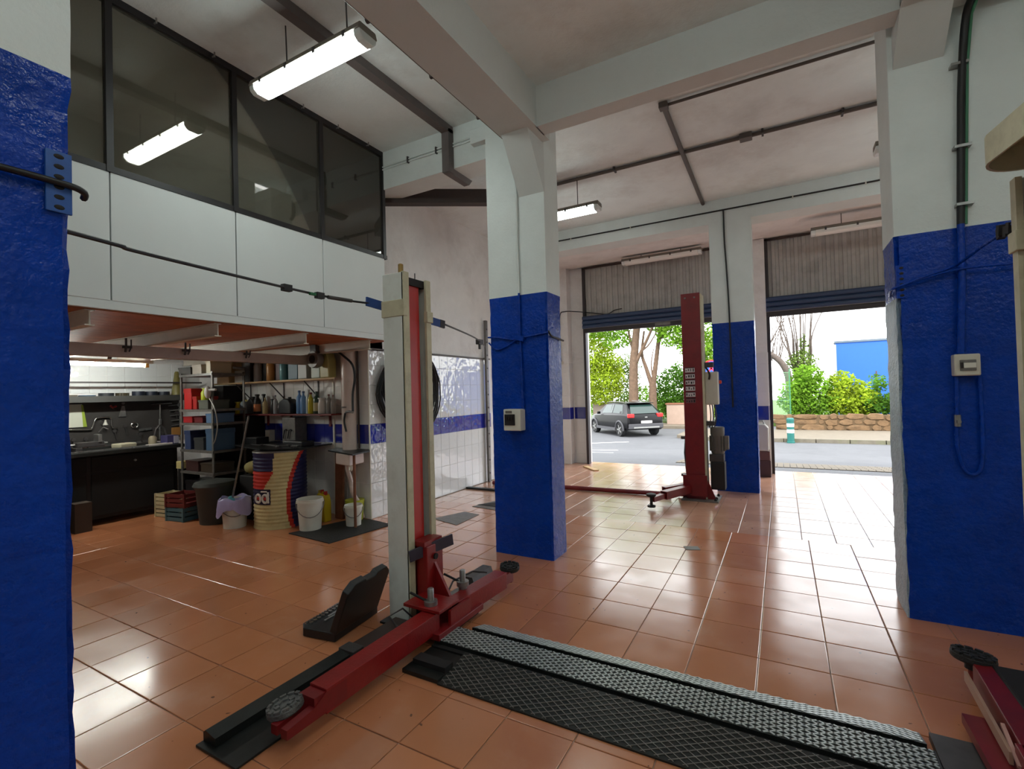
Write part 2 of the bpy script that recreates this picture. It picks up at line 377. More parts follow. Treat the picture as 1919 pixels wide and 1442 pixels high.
# ---------------- ceilings, beams
struct(B(-8.2, -2.05, -3.0, 4.5, 4.34, 4.5).build('ceiling', 'ceil'), 'stained ceiling above the mezzanine')
struct(B(-1.9, 3.5, -3.0, 3.8, 4.06, 4.5).build('ceiling', 'ceil'), 'smooth ceiling of the bay with the ramp plates')
struct(MB().box(-4.6, -1.745, 4.31, 7.6, 4.2, 4.44).box(-1.745, 3.5, 3.81, 7.6, 4.2, 4.44).build('ceiling', 'ceil'), 'old ceiling crossed by conduits')
struct(MB().prism([(7.62, 3.868), (9.43, 4.02), (9.43, 4.4), (7.62, 4.4)], 'X', -4.6, 3.5).build('ceiling', 'oldwall'), 'sloping soffit above the roller doors')
struct(B(-2.07, -1.73, -3.0, 3.9, 3.72, 4.45).build('beam', 'beam'), 'ceiling beam running to the switch box column')
struct(B(-1.74, 3.4, 3.64, 3.80, 3.72, 4.45).build('beam', 'beam'), 'cross beam between the two near columns')
struct(B(.68, .94, -3.0, 3.7, 3.72, 4.45).build('beam', 'beam'), 'ceiling beam running to the wide column')
struct(B(-4.5, -2.3, 4.2, 4.5, 3.9, 4.45).build('beam', 'white'), 'cross beam ending above the mezzanine windows')
struct(MB().prism([(3.9, 3.28), (3.92, 3.28), (3.92, 3.75), (3.58, 3.75)], 'X', -2.05, -1.80).build('beam', 'beam'), 'sloped haunch under the beam at the switch box column')
struct(MB().prism([(3.9, 3.50), (3.92, 3.50), (3.92, 3.75), (3.60, 3.75)], 'X', .68, .93).build('beam', 'beam'), 'sloped haunch under the beam at the wide column')
struct(B(-4.5, 3.4, 7.54, 7.9, 3.86, 4.3).build('lintel', 'white'), 'lintel beam over the roller doors')
struct(MB().bar((-4.42, 4.28, 3.93), (-2.9, 5.27, 3.93), .12, .17).build('beam', 'brownsteel'), 'dark brown steel beam under the old ceiling')

# ---------------- walls
WL = struct(MB().box(-4.65, -4.405, 4.3, 9.6, 0, 4.3).build('wall_left', 'oldwall'), 'side wall, plaster above and glazed tiles below')
WB = struct(B(-8.3, -4.405, 4.305, 4.55, 0, 4.4).build('wall_back', 'oldwall'), 'workshop wall behind the bottle shelves')
WS = struct(B(-8.35, -8.105, -3.0, 4.4, 0, 4.4).build('wall_bench', 'oldwall'), 'workshop wall behind the bench')
struct(B(3.4, 3.6, -3.0, 9.6, 0, 4.5).build('wall_right', 'white'), 'white side wall')
struct(B(-8.3, 3.6, -3.2, -3.0, 0, 4.5).build('wall_rear', 'white'), 'white rear wall')
WF = struct(B(-4.65, 3.6, 9.44, 9.62, 2.9, 4.5).build('wall_front', 'oldwall'), 'front wall above the roller doors')
P1 = struct(MB().box(-4.42, -3.80, 9.2, 9.62, 0, 4.0).box(-3.80, -3.5, 9.42, 9.62, 0, 4.0).build('wall_pier', 'oldwall'), 'tiled pier between the side wall and the first roller door')
P2 = struct(B(-.62, -.2, 9.27, 9.62, 0, 4.0).build('wall_pier', 'oldwall'), 'tiled pier between the two roller doors')
struct(B(3.1, 3.42, 9.27, 9.62, 0, 4.0).build('wall_pier', 'oldwall'), 'pier at the far end of the second roller door')

# glazed wall tiles, each a piece of its wall
ROWS = [(0, .19), (.19, .43), (.43, .67), (.67, .91), (.91, 1.15), (1.15, 1.39), (1.39, 1.63), (1.63, 1.87), (1.87, 2.06)]
TM = {}
def wtile(parent, axis, sign, pos, c0, w, r0, r1, mt):
    """axis 'X': tile on a wall facing +-X; 'Y': facing +-Y"""
    key = (axis, sign, round(w, 3), round(r1-r0, 3), mt)
    if key not in TM:
        a, c, t, ch = (w-.003)/2, (r1-r0-.003)/2, .006, .002
        vs = [(-a,-c,0),(a,-c,0),(a,c,0),(-a,c,0),(-a,-c,t-ch),(a,-c,t-ch),(a,c,t-ch),(-a,c,t-ch),(-a+ch,-c+ch,t),(a-ch,-c+ch,t),(a-ch,c-ch,t),(-a+ch,c-ch,t)]
        fs = [(0,1,5,4),(1,2,6,5),(2,3,7,6),(3,0,4,7),(4,5,9,8),(5,6,10,9),(6,7,11,10),(7,4,8,11),(8,9,10,11)]
        if axis == 'X': vs = [(sign*q[2], sign*q[0], q[1]) for q in vs]
        else: vs = [(-sign*q[0], sign*q[2], q[1]) for q in vs]
        me = bpy.data.meshes.new('wall_tile'); me.from_pydata(vs, [], fs); me.materials.append(M[mt]); TM[key] = me
    o = bpy.data.objects.new('wall_tile', TM[key]); COL.objects.link(o); o.parent = parent
    o.location = (pos, c0+w/2, (r0+r1)/2) if axis == 'X' else (c0+w/2, pos, (r0+r1)/2)
for k in range(14):
    for r, (a, b) in enumerate(ROWS): wtile(WL, 'X', 1, -4.405, 4.3+.2*k, .2, a, b, 'btx' if r == 4 else 'wtx')
for k in range(16):
    for r, (a, b) in enumerate(ROWS): wtile(WB, 'Y', -1, 4.305, -4.4-.2*(k+1), .2, a, b, 'bty' if r == 4 else 'wty')
for k in range(10):
    for r in (7, 8): wtile(WS, 'X', 1, -8.105, 2.3+.2*k, .2, ROWS[r][0], ROWS[r][1], 'wtx')
for k in range(3):
    for r, (a, b) in enumerate(ROWS): wtile(P1, 'Y', -1, 9.2, -4.4+.2*k, .2, a, b, 'bty' if r == 4 else 'wty')
for r, (a, b) in enumerate(ROWS):
    wtile(P1, 'X', 1, -3.80, 9.205, .2, a, b, 'btx' if r == 4 else 'wtx')
    wtile(P1, 'Y', -1, 9.42, -3.78, .26, a, b, 'bty' if r == 4 else 'wty')
    for k in range(2): wtile(P2, 'Y', -1, 9.27, -.61+.2*k, .2, a, b, 'bty' if r == 4 else 'wty')
    wtile(P2, 'X', 1, -.2, 9.28, .3, a, b, 'btx' if r == 4 else 'wtx')
for n_, (yy0, yy1) in enumerate(((4.31, 7.1),)):
    struct(MB().box(-4.405, -4.38, 4.32, 7.1, 2.065, 2.085).build('trim_1', 'gcable'), 'thin grey pipe along the top edge of the wall tiles')
struct(B(-4.41, -4.395, 4.292, 4.306, 0, 2.06).build('trim_2', 'wplastic'), 'white corner strip of the tiled wall')
struct(B(-5.03, -5.005, 4.285, 4.306, 0, 2.06).build('trim_3', 'wplastic'), 'white strip between tiled wall panels')

# ---------------- roller doors
def roller(name, x0, x1, label):
    d = thing(name, label, None, ((x0+x1)/2, 9.36, 2.6)); del_cat = d
    d['kind'] = 'structure'
    for (z0, z1, off) in ((3.36, 4.0, 0.0), (2.98, 3.37, .012)):
        b = MB(); p = .112; prof = []; x = x0
        while x < x1-.01:
            for dx, dy in ((0, 0), (.045, 0), (.056, .022), (.098, .022), (.109, 0)):
                if x+dx < x1: prof.append((x+dx, 9.36+off-dy*0+ (dy if True else 0)))
            x += p
        prof.append((x1, 9.36+off)); back = [(a, y+.006) for a, y in prof]
        n = len(prof); vs = [(a, y, z0) for a, y in prof]+[(a, y, z1) for a, y in prof]+[(a, y, z0) for a, y in back]+[(a, y, z1) for a, y in back]
        fs = [(i, i+1, n+i+1, n+i) for i in range(n-1)]+[(2*n+i, 3*n+i, 3*n+i+1, 2*n+i+1) for i in range(n-1)]
        b.add(vs, fs); b.build('corrugated_panel', 'corr', d, fix=False)
    for k in range(3):
        zc = 2.95-.085*k; b = MB(); seg = 8
        prof = [(9.36-.13*math.cos(t)**.6 if False else 9.30-.05*math.cos(t), zc+.046*math.sin(t)) for t in [(-.5+i/seg)*PI for i in range(seg+1)]]
        prof += [(9.38, zc+.046), (9.38, zc-.046)]
        b.prism(prof, 'X', x0, x1).build('slat', 'shutterblue', d, smooth=35)
    b = MB().box(x0, x1, 9.29, 9.37, 2.66, 2.735); b.build('bottom_bar', 'shutterdark', d, bevel=.008)
    B(x0, x1, 9.27, 9.30, 2.735, 2.75).build('bottom_lip', 'galv', d)
    xm = x0+(x1-x0)*.5
    B(xm, xm+.28, 9.278, 9.291, 2.675, 2.73).build('lock_plate', 'galv', d)
    for x in (x0-.0, x1-.05): B(x, x+.05, 9.30, 9.42, 0.0, 3.98).build('guide_rail', 'shutterdark', d)
    B(x0, x1, 9.30, 9.335, 3.955, 3.985).build('top_rail', 'brownsteel', d)
    return d
roller('door_1', -3.5, -.62, 'raised roller door in front of the parked car')
roller('door_2', -.2, 3.1, 'raised roller door towards the blue building')
# ================================================================ MEZZANINE
mz = thing('mezzanine', 'white boarded mezzanine with black framed windows over the workshop corner', 'mezzanine', (-4.0, 0, 2.14))
YP = [-2.9, -.22, .67, 1.56, 2.44, 3.33, 4.2]
for a, b in zip(YP[:-1], YP[1:]):
    B(-4.03, -4.0, a+.004, b-.004, 2.20, 3.09).build('fascia_panel', 'fascia', mz, bevel=.003)
B(-4.04, -4.003, -2.9, 4.2, 2.14, 2.205).build('edge_board', 'fascia', mz)
B(-7.9, -4.04, -2.9, 4.29, 2.175, 2.21).build('deck', 'oldwood', mz)
for k in range(24):
    x = -7.9+k*.16
    B(x, x+.157, -2.9, 4.28, 2.135, 2.174).build('floor_board', 'wood', mz)
fr = MB().box(-4.035, -3.995, -2.9, 4.24, 3.09, 3.135).build('bottom_rail', 'black', mz)
MB().box(-4.045, -3.99, -2.9, 4.24, 4.285, 4.34).build('top_rail', 'black', mz)
for k, y in enumerate(YP[1:]):
    B(-4.04, -3.99, y-.02, y+.022, 3.09, 4.29).build('window_post', 'black', mz)
for a, b in zip(YP[:-1], YP[1:]):
    B(-4.018, -4.012, a+.02, b-.02, 3.13, 4.29).build('pane', 'pane', mz)
for k in range(9):
    y = 1.0+k*.42
    MB().cyl((-3.985, y, 4.305), (-3.95, y, 4.305), .006, n=6).cyl((-3.955, y, 4.295), (-3.955, y, 4.335), .006, n=6).build('clip', 'metal', mz)
def ibeam(parent, name, y, x0, x1, z0, z1, m):
    w, t = .055, .008
    MB().prism([(y-w/2, z0), (y+w/2, z0), (y+w/2, z0+t), (y+t/2, z0+t), (y+t/2, z1-t), (y+w/2, z1-t), (y+w/2, z1), (y-w/2, z1), (y-w/2, z1-t), (y-t/2, z1-t), (y-t/2, z0+t), (y-w/2, z0+t)], 'X', x0, x1).build(name, m, parent)
for y in (-.24, .61, 1.46, 2.31, 3.16, 4.0): ibeam(mz, 'joist', y, -7.95, -4.06, 2.025, 2.134, 'joist')
MB().box(-5.32, -5.2, -2.9, 4.2, 1.915, 2.022).build('girder', 'mbeam', mz, bevel=.006)
for y in (2.12, 2.62, 3.25):
    MB().tube([(-5.17, y, 2.08), (-5.17, y, 2.0), (-5.185, y, 1.955)], .009, 6).tube([(-5.17, y+.04, 2.07), (-5.17, y+.04, 2.0), (-5.185, y+.03, 1.96)], .006, 6).obox((-5.185, y+.015, 2.0), (.02, .07, .02)).build('clamp', 'steel', mz)

# things seen through the mezzanine windows
MB().lathe((-5.0, 3.62, 2.21), [(.14, 0), (.14, .9), (.12, .95), (.1, .95)], 16).build('flue', 'void')
tag(bpy.data.objects['flue'], 'dark upright flue pipe standing behind the mezzanine window', 'pipe')
y_ = tag(MB().ell((-4.5, 3.3, 2.97), (.28, .3, .2)).build('sack', mat('yellow_sack', C(214, 202, 96), .7, var=.1), smooth=60), 'pale yellow sack behind the mezzanine window', 'sack')
tag(B(-4.85, -4.2, 2.95, 3.6, 2.21, 2.76).build('carton', mat('brown_carton', C(130, 110, 84), .8, var=.1)), 'brown carton under the yellow sack on the mezzanine', 'box')
tag(MB().prism([(4.18, 2.9), (4.18, 3.62), (4.06, 3.62), (4.10, 2.9)], 'X', -4.75, -4.5).prism([(4.19, 3.4), (4.19, 3.9), (4.0, 3.9)], 'X', -4.55, -4.3).build('plaster_chase', 'oldwall'), 'broken plaster duct on the wall behind the mezzanine windows', 'duct')

# ================================================================ FLUORESCENT LAMPS
def batten(label, x0, y, z, length=1.2, on=True, hang=(.25, .75), ztop=4.34, axis='X', group=None, dx=.0):
    L = length
    t = local('fluorescent_lamp', label, 'lamp', group)
    MB().prism([(-.088, .018), (.088, .018), (.072, .064), (-.072, .064)], 'X', 0, L).build('tray', 'lampbase', t, bevel=.006)
    prof = [(-.082, .018), (-.076, -.02), (-.045, -.045), (.045, -.045), (.076, -.02), (.082, .018)]
    MB().prism(prof, 'X', .06, L-.06).build('diffuser', 'lamp' if on else 'lampoff', t, smooth=50)
    for a, b in ((0, .06), (L-.06, L)): MB().prism([(p[0]*.98, p[1]*.97) for p in prof], 'X', a, b).build('end_cap', 'lampclear', t, bevel=.008)
    for k in (.12, .37, .63, .88):
        for s in (-1, 1): MB().box(L*k-.012, L*k+.012, s*.082-.006, s*.082+.006, .0, .04).build('clip', 'steel', t)
    for h in hang: MB().tube([(L*h, 0, .06), (L*h+dx, .0, .1), (L*h+dx*.5, 0, ztop-z)], .0055, 6).build('hanger_wire', 'steel', t)
    t.location = (x0, y, z)
    if axis == 'Y': t.rotation_euler.z = PI/2
    return t
batten('lit fluorescent lamp hanging in front of the mezzanine windows', -3.57, 2.38, 3.93, hang=(.28, .82), dx=.02)
batten('lit fluorescent lamp hanging behind the switch box column', -3.05, 5.75, 3.76, 1.15, ztop=4.2)
batten('lit fluorescent lamp partly hidden behind the wide column', .84, 5.75, 3.72, ztop=4.2)
batten('unlit fluorescent lamp hanging in front of the second roller door', .43, 8.3, 3.70, 1.5, False, ztop=3.92)
batten('unlit fluorescent lamp above the first roller door', -2.55, 8.95, 3.86, 1.4, False, ztop=3.97)
for (x, y, z, zt) in ((-4.0+.5, -1.0, 3.93, 4.34), (-.9, -1.4, 3.7, 4.06), (-.6, 1.35, 3.75, 4.06), (1.6, .6, 3.7, 4.06), (1.7, 5.75, 3.72, 4.2)):  # unseen lamps added to brighten the near bay
    if (x, y) in ((1.7, 5.75),): continue
    batten('added fluorescent lamp out of view, brightening the near bay of the garage', x, y, z, ztop=zt, group='added unseen lamps of the near bay')
t = thing('tube_lamp', 'bare lit fluorescent tube lamp under the mezzanine above the workbench', 'lamp', (-7.08, 2.4, 1.96))
B(-7.12, -7.04, 1.72, 3.18, 1.985, 2.024).build('tray', 'wplastic', t)
MB().cyl((-7.08, 1.76, 1.965), (-7.08, 3.10, 1.965), .022, n=14).build('tube', 'tube', t, smooth=50)
for y in (1.74, 3.12): B(-7.105, -7.055, y-.02, y+.02, 1.935, 1.986).build('tube_holder', mat('amber_plastic', C(214, 170, 90), .4), t)
MB().tube([(-7.08, 2.75, 2.12), (-7.08, 2.73, 2.02)], .02, 6).build('hanger', 'steel', t)
tb = tag(MB().bar((-7.85, 1.2, 1.77), (-7.85, 4.2, 1.77), .022, .022).build('conduit', 'steel'), 'thin dark rail fixed above the tool shelf', 'rail')

# ================================================================ CONDUITS, CABLES, DUCT
t = thing('cable_duct', 'square grey duct running under the ceiling and down the cross beam', 'duct', (-3.03, 2, 4.3))
B(-3.07, -2.98, -2.9, 4.19, 4.26, 4.338).build('ceiling_run', 'duct', t)
B(-3.07, -2.98, 4.11, 4.199, 3.84, 4.30).build('drop', 'duct', t)
MB().prism([(4.12, 3.83), (4.5, 3.83), (4.56, 3.90), (4.12, 3.90)], 'X', -3.06, -2.99).build('lower_elbow', 'duct', t)
def wire(name, pts, r, m, label, cat='cable', n=7, parent=None):
    o = MB().tube(pts, r, n).build(name, m, parent, smooth=60)
    return tag(o, label, cat) if parent is None else o
def smooth_path(p, k=6):
    p = [Vector(q) for q in p]; out = []
    for i in range(len(p)-1):
        a = p[max(0, i-1)]; b = p[i]; c = p[i+1]; d = p[min(len(p)-1, i+2)]
        for j in range(k):
            t = j/k
            out.append(.5*((2*b)+(c-a)*t+(2*a-5*b+4*c-d)*t*t+(3*b-a-3*c+d)*t**3))
    return out+[p[-1]]
t = thing('conduit', 'thin conduit clipped along the bottom edge of the ceiling beam', 'conduit', (-2.085, 2, 3.73))
wire('pipe', [(-2.082, -2.8, 3.74), (-2.082, 3.82, 3.74)], .011, 'gcable', '', parent=t)
for y in (.9, 1.5, 2.1, 2.7, 3.3, 3.78): MB().cyl((-2.1, y, 3.74), (-2.065, y, 3.74), .017, n=8).build('clip', 'steel', t)
t = thing('conduit', 'double conduit along the cross beam beside the mezzanine', 'conduit', (-3, 4.19, 4.15))
for z in (4.16, 4.13): wire('pipe', [(-4.3, 4.19, z), (-2.72, 4.19, z)], .009, 'white', '', parent=t)
for x in (-3.6, -3.2): B(x-.008, x+.008, 4.17, 4.2, 4.11, 4.18).build('clip', 'steel', t)
tag(B(-2.72, -2.52, 4.12, 4.199, 4.05, 4.2).build('junction_box', 'white', bevel=.006), 'white junction box on the cross beam beside the column', 'junction box')
wire('black_hose', smooth_path([(-2.50, 4.15, 4.08), (-2.50, 4.15, 3.98), (-2.48, 4.16, 3.9), (-2.42, 4.17, 3.86)]), .024, 'cable', 'short black hose leaving the junction box at the column', 'hose')
# far bay ceiling conduits
t = thing('conduit', 'conduit cross on the old ceiling with lamps hung from it', 'conduit', (-.9, 5.75, 4.19))
wire('cross_run', [(-3.15, 5.75, 4.174), (3.2, 5.76, 4.174)], .021, 'gcable', '', parent=t)
wire('long_run', [(-.90, 4.70, 4.174), (-.93, 7.53, 4.174)], .026, 'gcable', '', parent=t)
wire('near_run', [(-.90, 4.70, 4.172), (3.2, 4.70, 4.172)], .014, 'gcable', '', parent=t)
B(-.32, -.20, 5.70, 5.81, 4.14, 4.197).build('junction_box', 'gcable', t, bevel=.006)
B(-.94, -.86, 4.66, 4.74, 4.14, 4.197).build('junction_box', 'gcable', t, bevel=.006)
for x in (-2.6, -1.7, -.1, .6): B(x-.01, x+.01, 5.71, 5.80, 4.15, 4.197).build('clip', 'steel', t)
t = thing('power_cable', 'black cable along the lintel dropping down the column between the doors', 'cable', (-.6, 7.52, 4.0))
wire('lintel_run', [(-4.3, 7.525, 4.03), (3.2, 7.525, 4.03)], .011, 'cable', '', parent=t)
wire('drop', smooth_path([(-.66, 7.525, 4.03), (-.66, 7.525, 3.6), (-.645, 7.525, 3.2), (-.63, 7.525, 2.7), (-.625, 7.52, 2.3), (-.62, 7.52, 1.7), (-.62, 7.52, 1.2)]), .011, 'cable', '', parent=t)
for x in (-3.0, -2.0, .2, 1.0): B(x-.008, x+.008, 7.515, 7.538, 4.012, 4.048).build('clip', 'wplastic', t)
# switch on the centre column
t = thing('switch_cable', 'cable running down the front of the switch box column', 'cable', (-2.07, 3.88, 2.5))
wire('upper_run', smooth_path([(-2.075, 3.885, 3.6), (-2.07, 3.885, 3.3), (-2.075, 3.885, 2.9), (-2.07, 3.885, 2.4)]), .011, 'white', '', parent=t)
wire('lower_run', smooth_path([(-2.07, 3.885, 2.4), (-2.07, 3.885, 2.0), (-2.06, 3.885, 1.6), (-2.055, 3.885, 1.33)]), .011, 'blue', '', parent=t)
t = thing('switch_box', 'white and black switch box on the blue column front', 'switch', (-2.13, 3.86, 1.15))
B(-2.22, -2.045, 3.80, 3.90, 1.15, 1.345).build('case', 'wplastic', t, bevel=.008)
B(-2.205, -2.10, 3.79, 3.803, 1.20, 1.30).build('window', 'plastic', t, bevel=.004)
B(-2.195, -2.13, 3.796, 3.803, 1.308, 1.33).build('name_plate', 'galv', t)
for k in range(3): B(-2.19+.028*k, -2.172+.028*k, 3.784, 3.792, 1.25, 1.28).build('lever', 'ink', t)
# right column
t = thing('conduit', 'black and green pipe running down the wide column', 'pipe', (.98, 3.88, 3))
wire('pipe', smooth_path([(1.035, 3.615, 4.05), (1.03, 3.615, 3.74), (1.015, 3.8, 3.66), (1.0, 3.87, 3.3), (.985, 3.87, 2.9), (.97, 3.87, 2.44)]), .02, 'cable', '', parent=t)
wire('green_pipe', [(1.06, 3.625, 4.05), (1.058, 3.625, 3.74), (1.04, 3.81, 3.66), (1.03, 3.88, 3.4), (.995, 3.88, 2.44)], .009, mat('green_pipe', C(60, 120, 90), .5), '', parent=t)
wire('painted_pipe', [(.97, 3.87, 2.44), (.965, 3.87, 2.1), (.945, 3.87, 1.66)], .02, 'blue', '', parent=t)
for z in (3.4, 2.9, 2.55): B(.95, 1.03, 3.845, 3.90, z, z+.016).build('clip', 'metal', t)
t = thing('breaker_box', 'beige breaker box on the wide blue column', 'breaker box', (.96, 3.87, 1.5))
B(.905, 1.025, 3.83, 3.90, 1.525, 1.655).build('case', 'beige', t, bevel=.008)
B(.93, 1.003, 3.822, 3.832, 1.555, 1.62).build('window', 'galv', t, bevel=.003)
B(.945, 1.0, 3.817, 3.824, 1.572, 1.602).build('breaker', 'wplastic', t)
B(.93, .942, 3.812, 3.824, 1.572, 1.605).build('lever', 'ink', t)
t = thing('pipe_tap', 'small metal tap on the blue pipe under the breaker box', 'tap', (.92, 3.87, 1.25))
MB().cyl((.92, 3.875, 1.22), (.92, 3.875, 1.29), .017, n=10).build('body', 'metal', t, smooth=50)
MB().cyl((.92, 3.875, 1.25), (.92, 3.84, 1.25), .011, n=8).build('spout', 'metal', t, smooth=50)
wire('painted_pipe', smooth_path([(.925, 3.88, 1.52), (.92, 3.88, 1.3), (.915, 3.88, 1.1), (.95, 3.88, .95), (1.01, 3.88, .95), (1.03, 3.88, 1.1), (1.03, 3.88, 1.52)]), .011, 'blue', 'blue painted pipe loop below the breaker box', 'pipe')
t = thing('steel_bracket', 'perforated blue steel plate bolted to the wide column edge', 'bracket', (.68, 3.89, 2.1))
def perf(parent, P, W, Hh, n, m, nrm):
    """flat strip with a column of dark slots: corner P, width vector W, height Hh, facing nrm"""
    P = Vector(P); W = Vector((W[0], W[1], 0)); nv = Vector(nrm)
    c = P+W/2+Vector((0, 0, Hh/2)); size = (max(abs(W.x), .008), max(abs(W.y), .008), Hh)
    b = MB().obox(c, size).build('plate', m, parent, bevel=.001)
    for k in range(n):
        z = P.z+Hh*(k+.5)/n; q = P+W*.5+nv*.003; q.z = z
        if abs(nv.x) > .5: MB().ell(q, (.003, W.length*.24, Hh/n*.26), 8).build('slot', 'void', parent)
        else: MB().ell(q, (W.length*.24, .003, Hh/n*.26), 8).build('slot', 'void', parent)
perf(t, (.655, 3.894, 2.03), (.055, 0), .21, 6, 'blue', (0, -1, 0))
wire('rope', smooth_path([(.645, 4.05, 2.07), (.63, 3.9, 2.09), (.66, 3.86, 2.10), (.80, 3.85, 2.15), (.93, 3.84, 2.19), (.955, 3.5, 2.21), (.965, 3.2, 2.22), (.9, 2.65, 2.2), (.86, 2.5, 2.18)]), .008, 'blue', 'blue stained wire rope tied from the wide column to the lift post', 'rope')
wire('rope', smooth_path([(.66, 3.86, 2.10), (.93, 3.85, 2.165), (1.2, 3.85, 2.165), (1.42, 3.85, 2.17)]), .007, 'blue', 'blue stained wire around the wide column', 'rope')
t = thing('rope_clamp', 'knotted clamp on the wire rope near the lift post cap', 'clamp', (.963, 3.15, 2.2))
for k in range(5): MB().obox((.96+RND.uniform(-.01, .01), 3.06+.05*k, 2.215+RND.uniform(-.015, .015)), (.03, .035, .05), Matrix.Rotation(RND.uniform(-.6, .6), 3, 'X')).build('clip', 'void', t)
# left column cable + plate
t = thing('steel_bracket', 'perforated blue steel plate on the chipped column edge', 'bracket', (-1.69, .53, 2.0))
perf(t, (-1.685, .515, 2.015), (0, .055), .165, 6, 'barblue', (1, 0, 0))
wire('guy_cable', smooth_path([(-1.675, -.1, 2.085), (-1.675, .3, 2.09), (-1.673, .53, 2.093), (-1.675, .59, 2.087), (-1.71, .605, 2.08)]), .009, 'cable', 'black cable wrapped round the chipped column', 'cable')
t = thing('guy_cable', 'black guy cable strung from the chipped column to the white lift post', 'cable', (-1.72, .58, 2))
wire('run', smooth_path([(-1.74, .57, 1.985), (-1.83, .74, 2.0), (-1.9, .85, 2.01), (-2.3, 1.68, 2.09), (-2.38, 2.1, 2.105), (-2.40, 2.36, 2.12)]), .007, 'cable', '', parent=t)
for p in ((-2.295, 1.67, 2.088), (-2.355, 1.93, 2.096)): MB().obox(p, (.03, .05, .035)).build('clip', 'plastic', t)
MB().obox((-2.34, 1.87, 2.094), (.015, .04, .015)).build('green_clip', mat('green_tape', C(40, 110, 70), .6), t)
wire('turnbuckle', [(-2.365, 2.0, 2.1), (-2.385, 2.2, 2.11)], .012, 'steel', '', parent=t)
t = thing('guy_cable', 'black guy cable strung from the white lift post to the wall rail', 'cable', (-2.4, 3.2, 2))
wire('run', smooth_path([(-2.40, 3.19, 2.07), (-3.0, 4.55, 2.12), (-3.6, 5.7, 2.15), (-4.33, 6.85, 2.19)]), .008, 'cable', '', parent=t)
MB().obox((-3.25, 5.03, 2.128), (.05, .1, .06)).obox((-3.25, 5.03, 2.08), (.02, .03, .08)).build('clamp', 'steel', t)
t = thing('blue_rail', 'blue steel bar fixed across the back of the white lift post', 'bar', (-2.4, 2.7, 2.05))
MB().bar((-2.40, 2.34, 2.13), (-2.40, 3.14, 2.07), .012, .06).build('bar', mat('blue_bar_paint', C(30, 70, 140), .4), t)
MB().bar((-2.40, 3.13, 2.071), (-2.40, 3.19, 2.066), .016, .062).build('end_plate', 'steel', t)
t = thing('rope', 'twisted wire tied around the switch box column', 'rope', (-2.1, 3.88, 2))
wire('front_run', smooth_path([(-2.41, 3.88, 2.02), (-2.3, 3.885, 2.01), (-2.15, 3.885, 1.98), (-2.07, 3.87, 1.99), (-1.95, 3.885, 2.0), (-1.79, 3.89, 2.02)]), .008, 'blue', '', parent=t)
wire('lower_loop', smooth_path([(-2.41, 3.89, 1.97), (-2.32, 3.887, 1.90), (-2.2, 3.887, 1.93), (-2.1, 3.88, 1.98)]), .007, 'blue', '', parent=t)
wire('side_run', smooth_path([(-1.79, 3.89, 2.03), (-1.785, 3.95, 1.99), (-1.785, 4.1, 1.98), (-1.785, 4.21, 1.97)]), .009, 'cable', '', parent=t)
MB().obox((-2.07, 3.875, 1.99), (.09, .03, .05), Matrix.Rotation(.3, 3, 'Y')).build('knot', 'blue', t)
# slotted guide rail on the far part of the side wall
t = thing('guide_rail', 'tall perforated steel rail leaning on the tiled wall', 'rail', (-4.33, 6.92, 0))
MB().box(-4.37, -4.33, 6.9, 6.96, 0.005, 2.72).build('rail', 'galv', t)
for k in range(12): MB().cyl((-4.332, 6.93, .15+.22*k), (-4.322, 6.93, .15+.22*k), .014, n=8).build('bolt', 'steel', t)
tag(B(-4.38, -3.3, 6.28, 6.36, -.004, .028).build('floor_strip', 'darksteel'), 'dark steel strip on the floor by the tiled wall', 'strip')
# ================================================================ WHITE TWO-POST LIFT
t = thing('lift_post', 'white car lift post with red carriage and arms beside the open tool case', 'car lift', (-2.24, 2.56, 0))
B(-2.33, -2.15, 2.42, 2.445, .012, 2.31).build('side_plate', 'post', t, bevel=.004)
B(-2.33, -2.305, 2.44, 2.68, .012, 2.31).build('back_plate', 'post', t)
B(-2.33, -2.15, 2.675, 2.70, .012, 2.30).build('side_plate', 'post', t, bevel=.004)
B(-2.165, -2.145, 2.42, 2.475, .012, 2.315).build('lip', 'postedge', t, bevel=.003)
B(-2.165, -2.145, 2.65, 2.70, .012, 2.295).build('lip', 'postedge', t, bevel=.003)
B(-2.30, -2.17, 2.45, 2.67, 2.24, 2.29).build('top_plate', 'void', t)
B(-2.225, -2.185, 2.505, 2.62, .1, 2.275).build('carriage_cover', 'lit_red', t, bevel=.004)
B(-2.27, -2.23, 2.455, 2.67, .05, 2.24).build('inner_slot', 'void', t)
for k in range(14): MB().cyl((-2.186, 2.512, 2.24-.016*k*1.0), (-2.182, 2.512, 2.24-.016*k), .003, n=6).build('rivet', 'void', t)
B(-2.338, -2.14, 2.412, 2.45, 2.02, 2.13).build('collar', 'postedge', t, bevel=.004)
B(-2.17, -2.135, 2.648, 2.71, 2.0, 2.075).build('collar', 'postedge', t, bevel=.003)
MB().lathe((-2.21, 2.47, 2.30), [(.03, 0), (.03, .012), (.018, .014), (.018, .075), (.01, .08)], 12).build('top_screw', mat('brass', C(150, 120, 70), .4, .6), t, smooth=40)
MB().cyl((-2.2, 2.6, 2.28), (-2.2, 2.6, 2.34), .004, n=6).build('pin', 'steel', t)
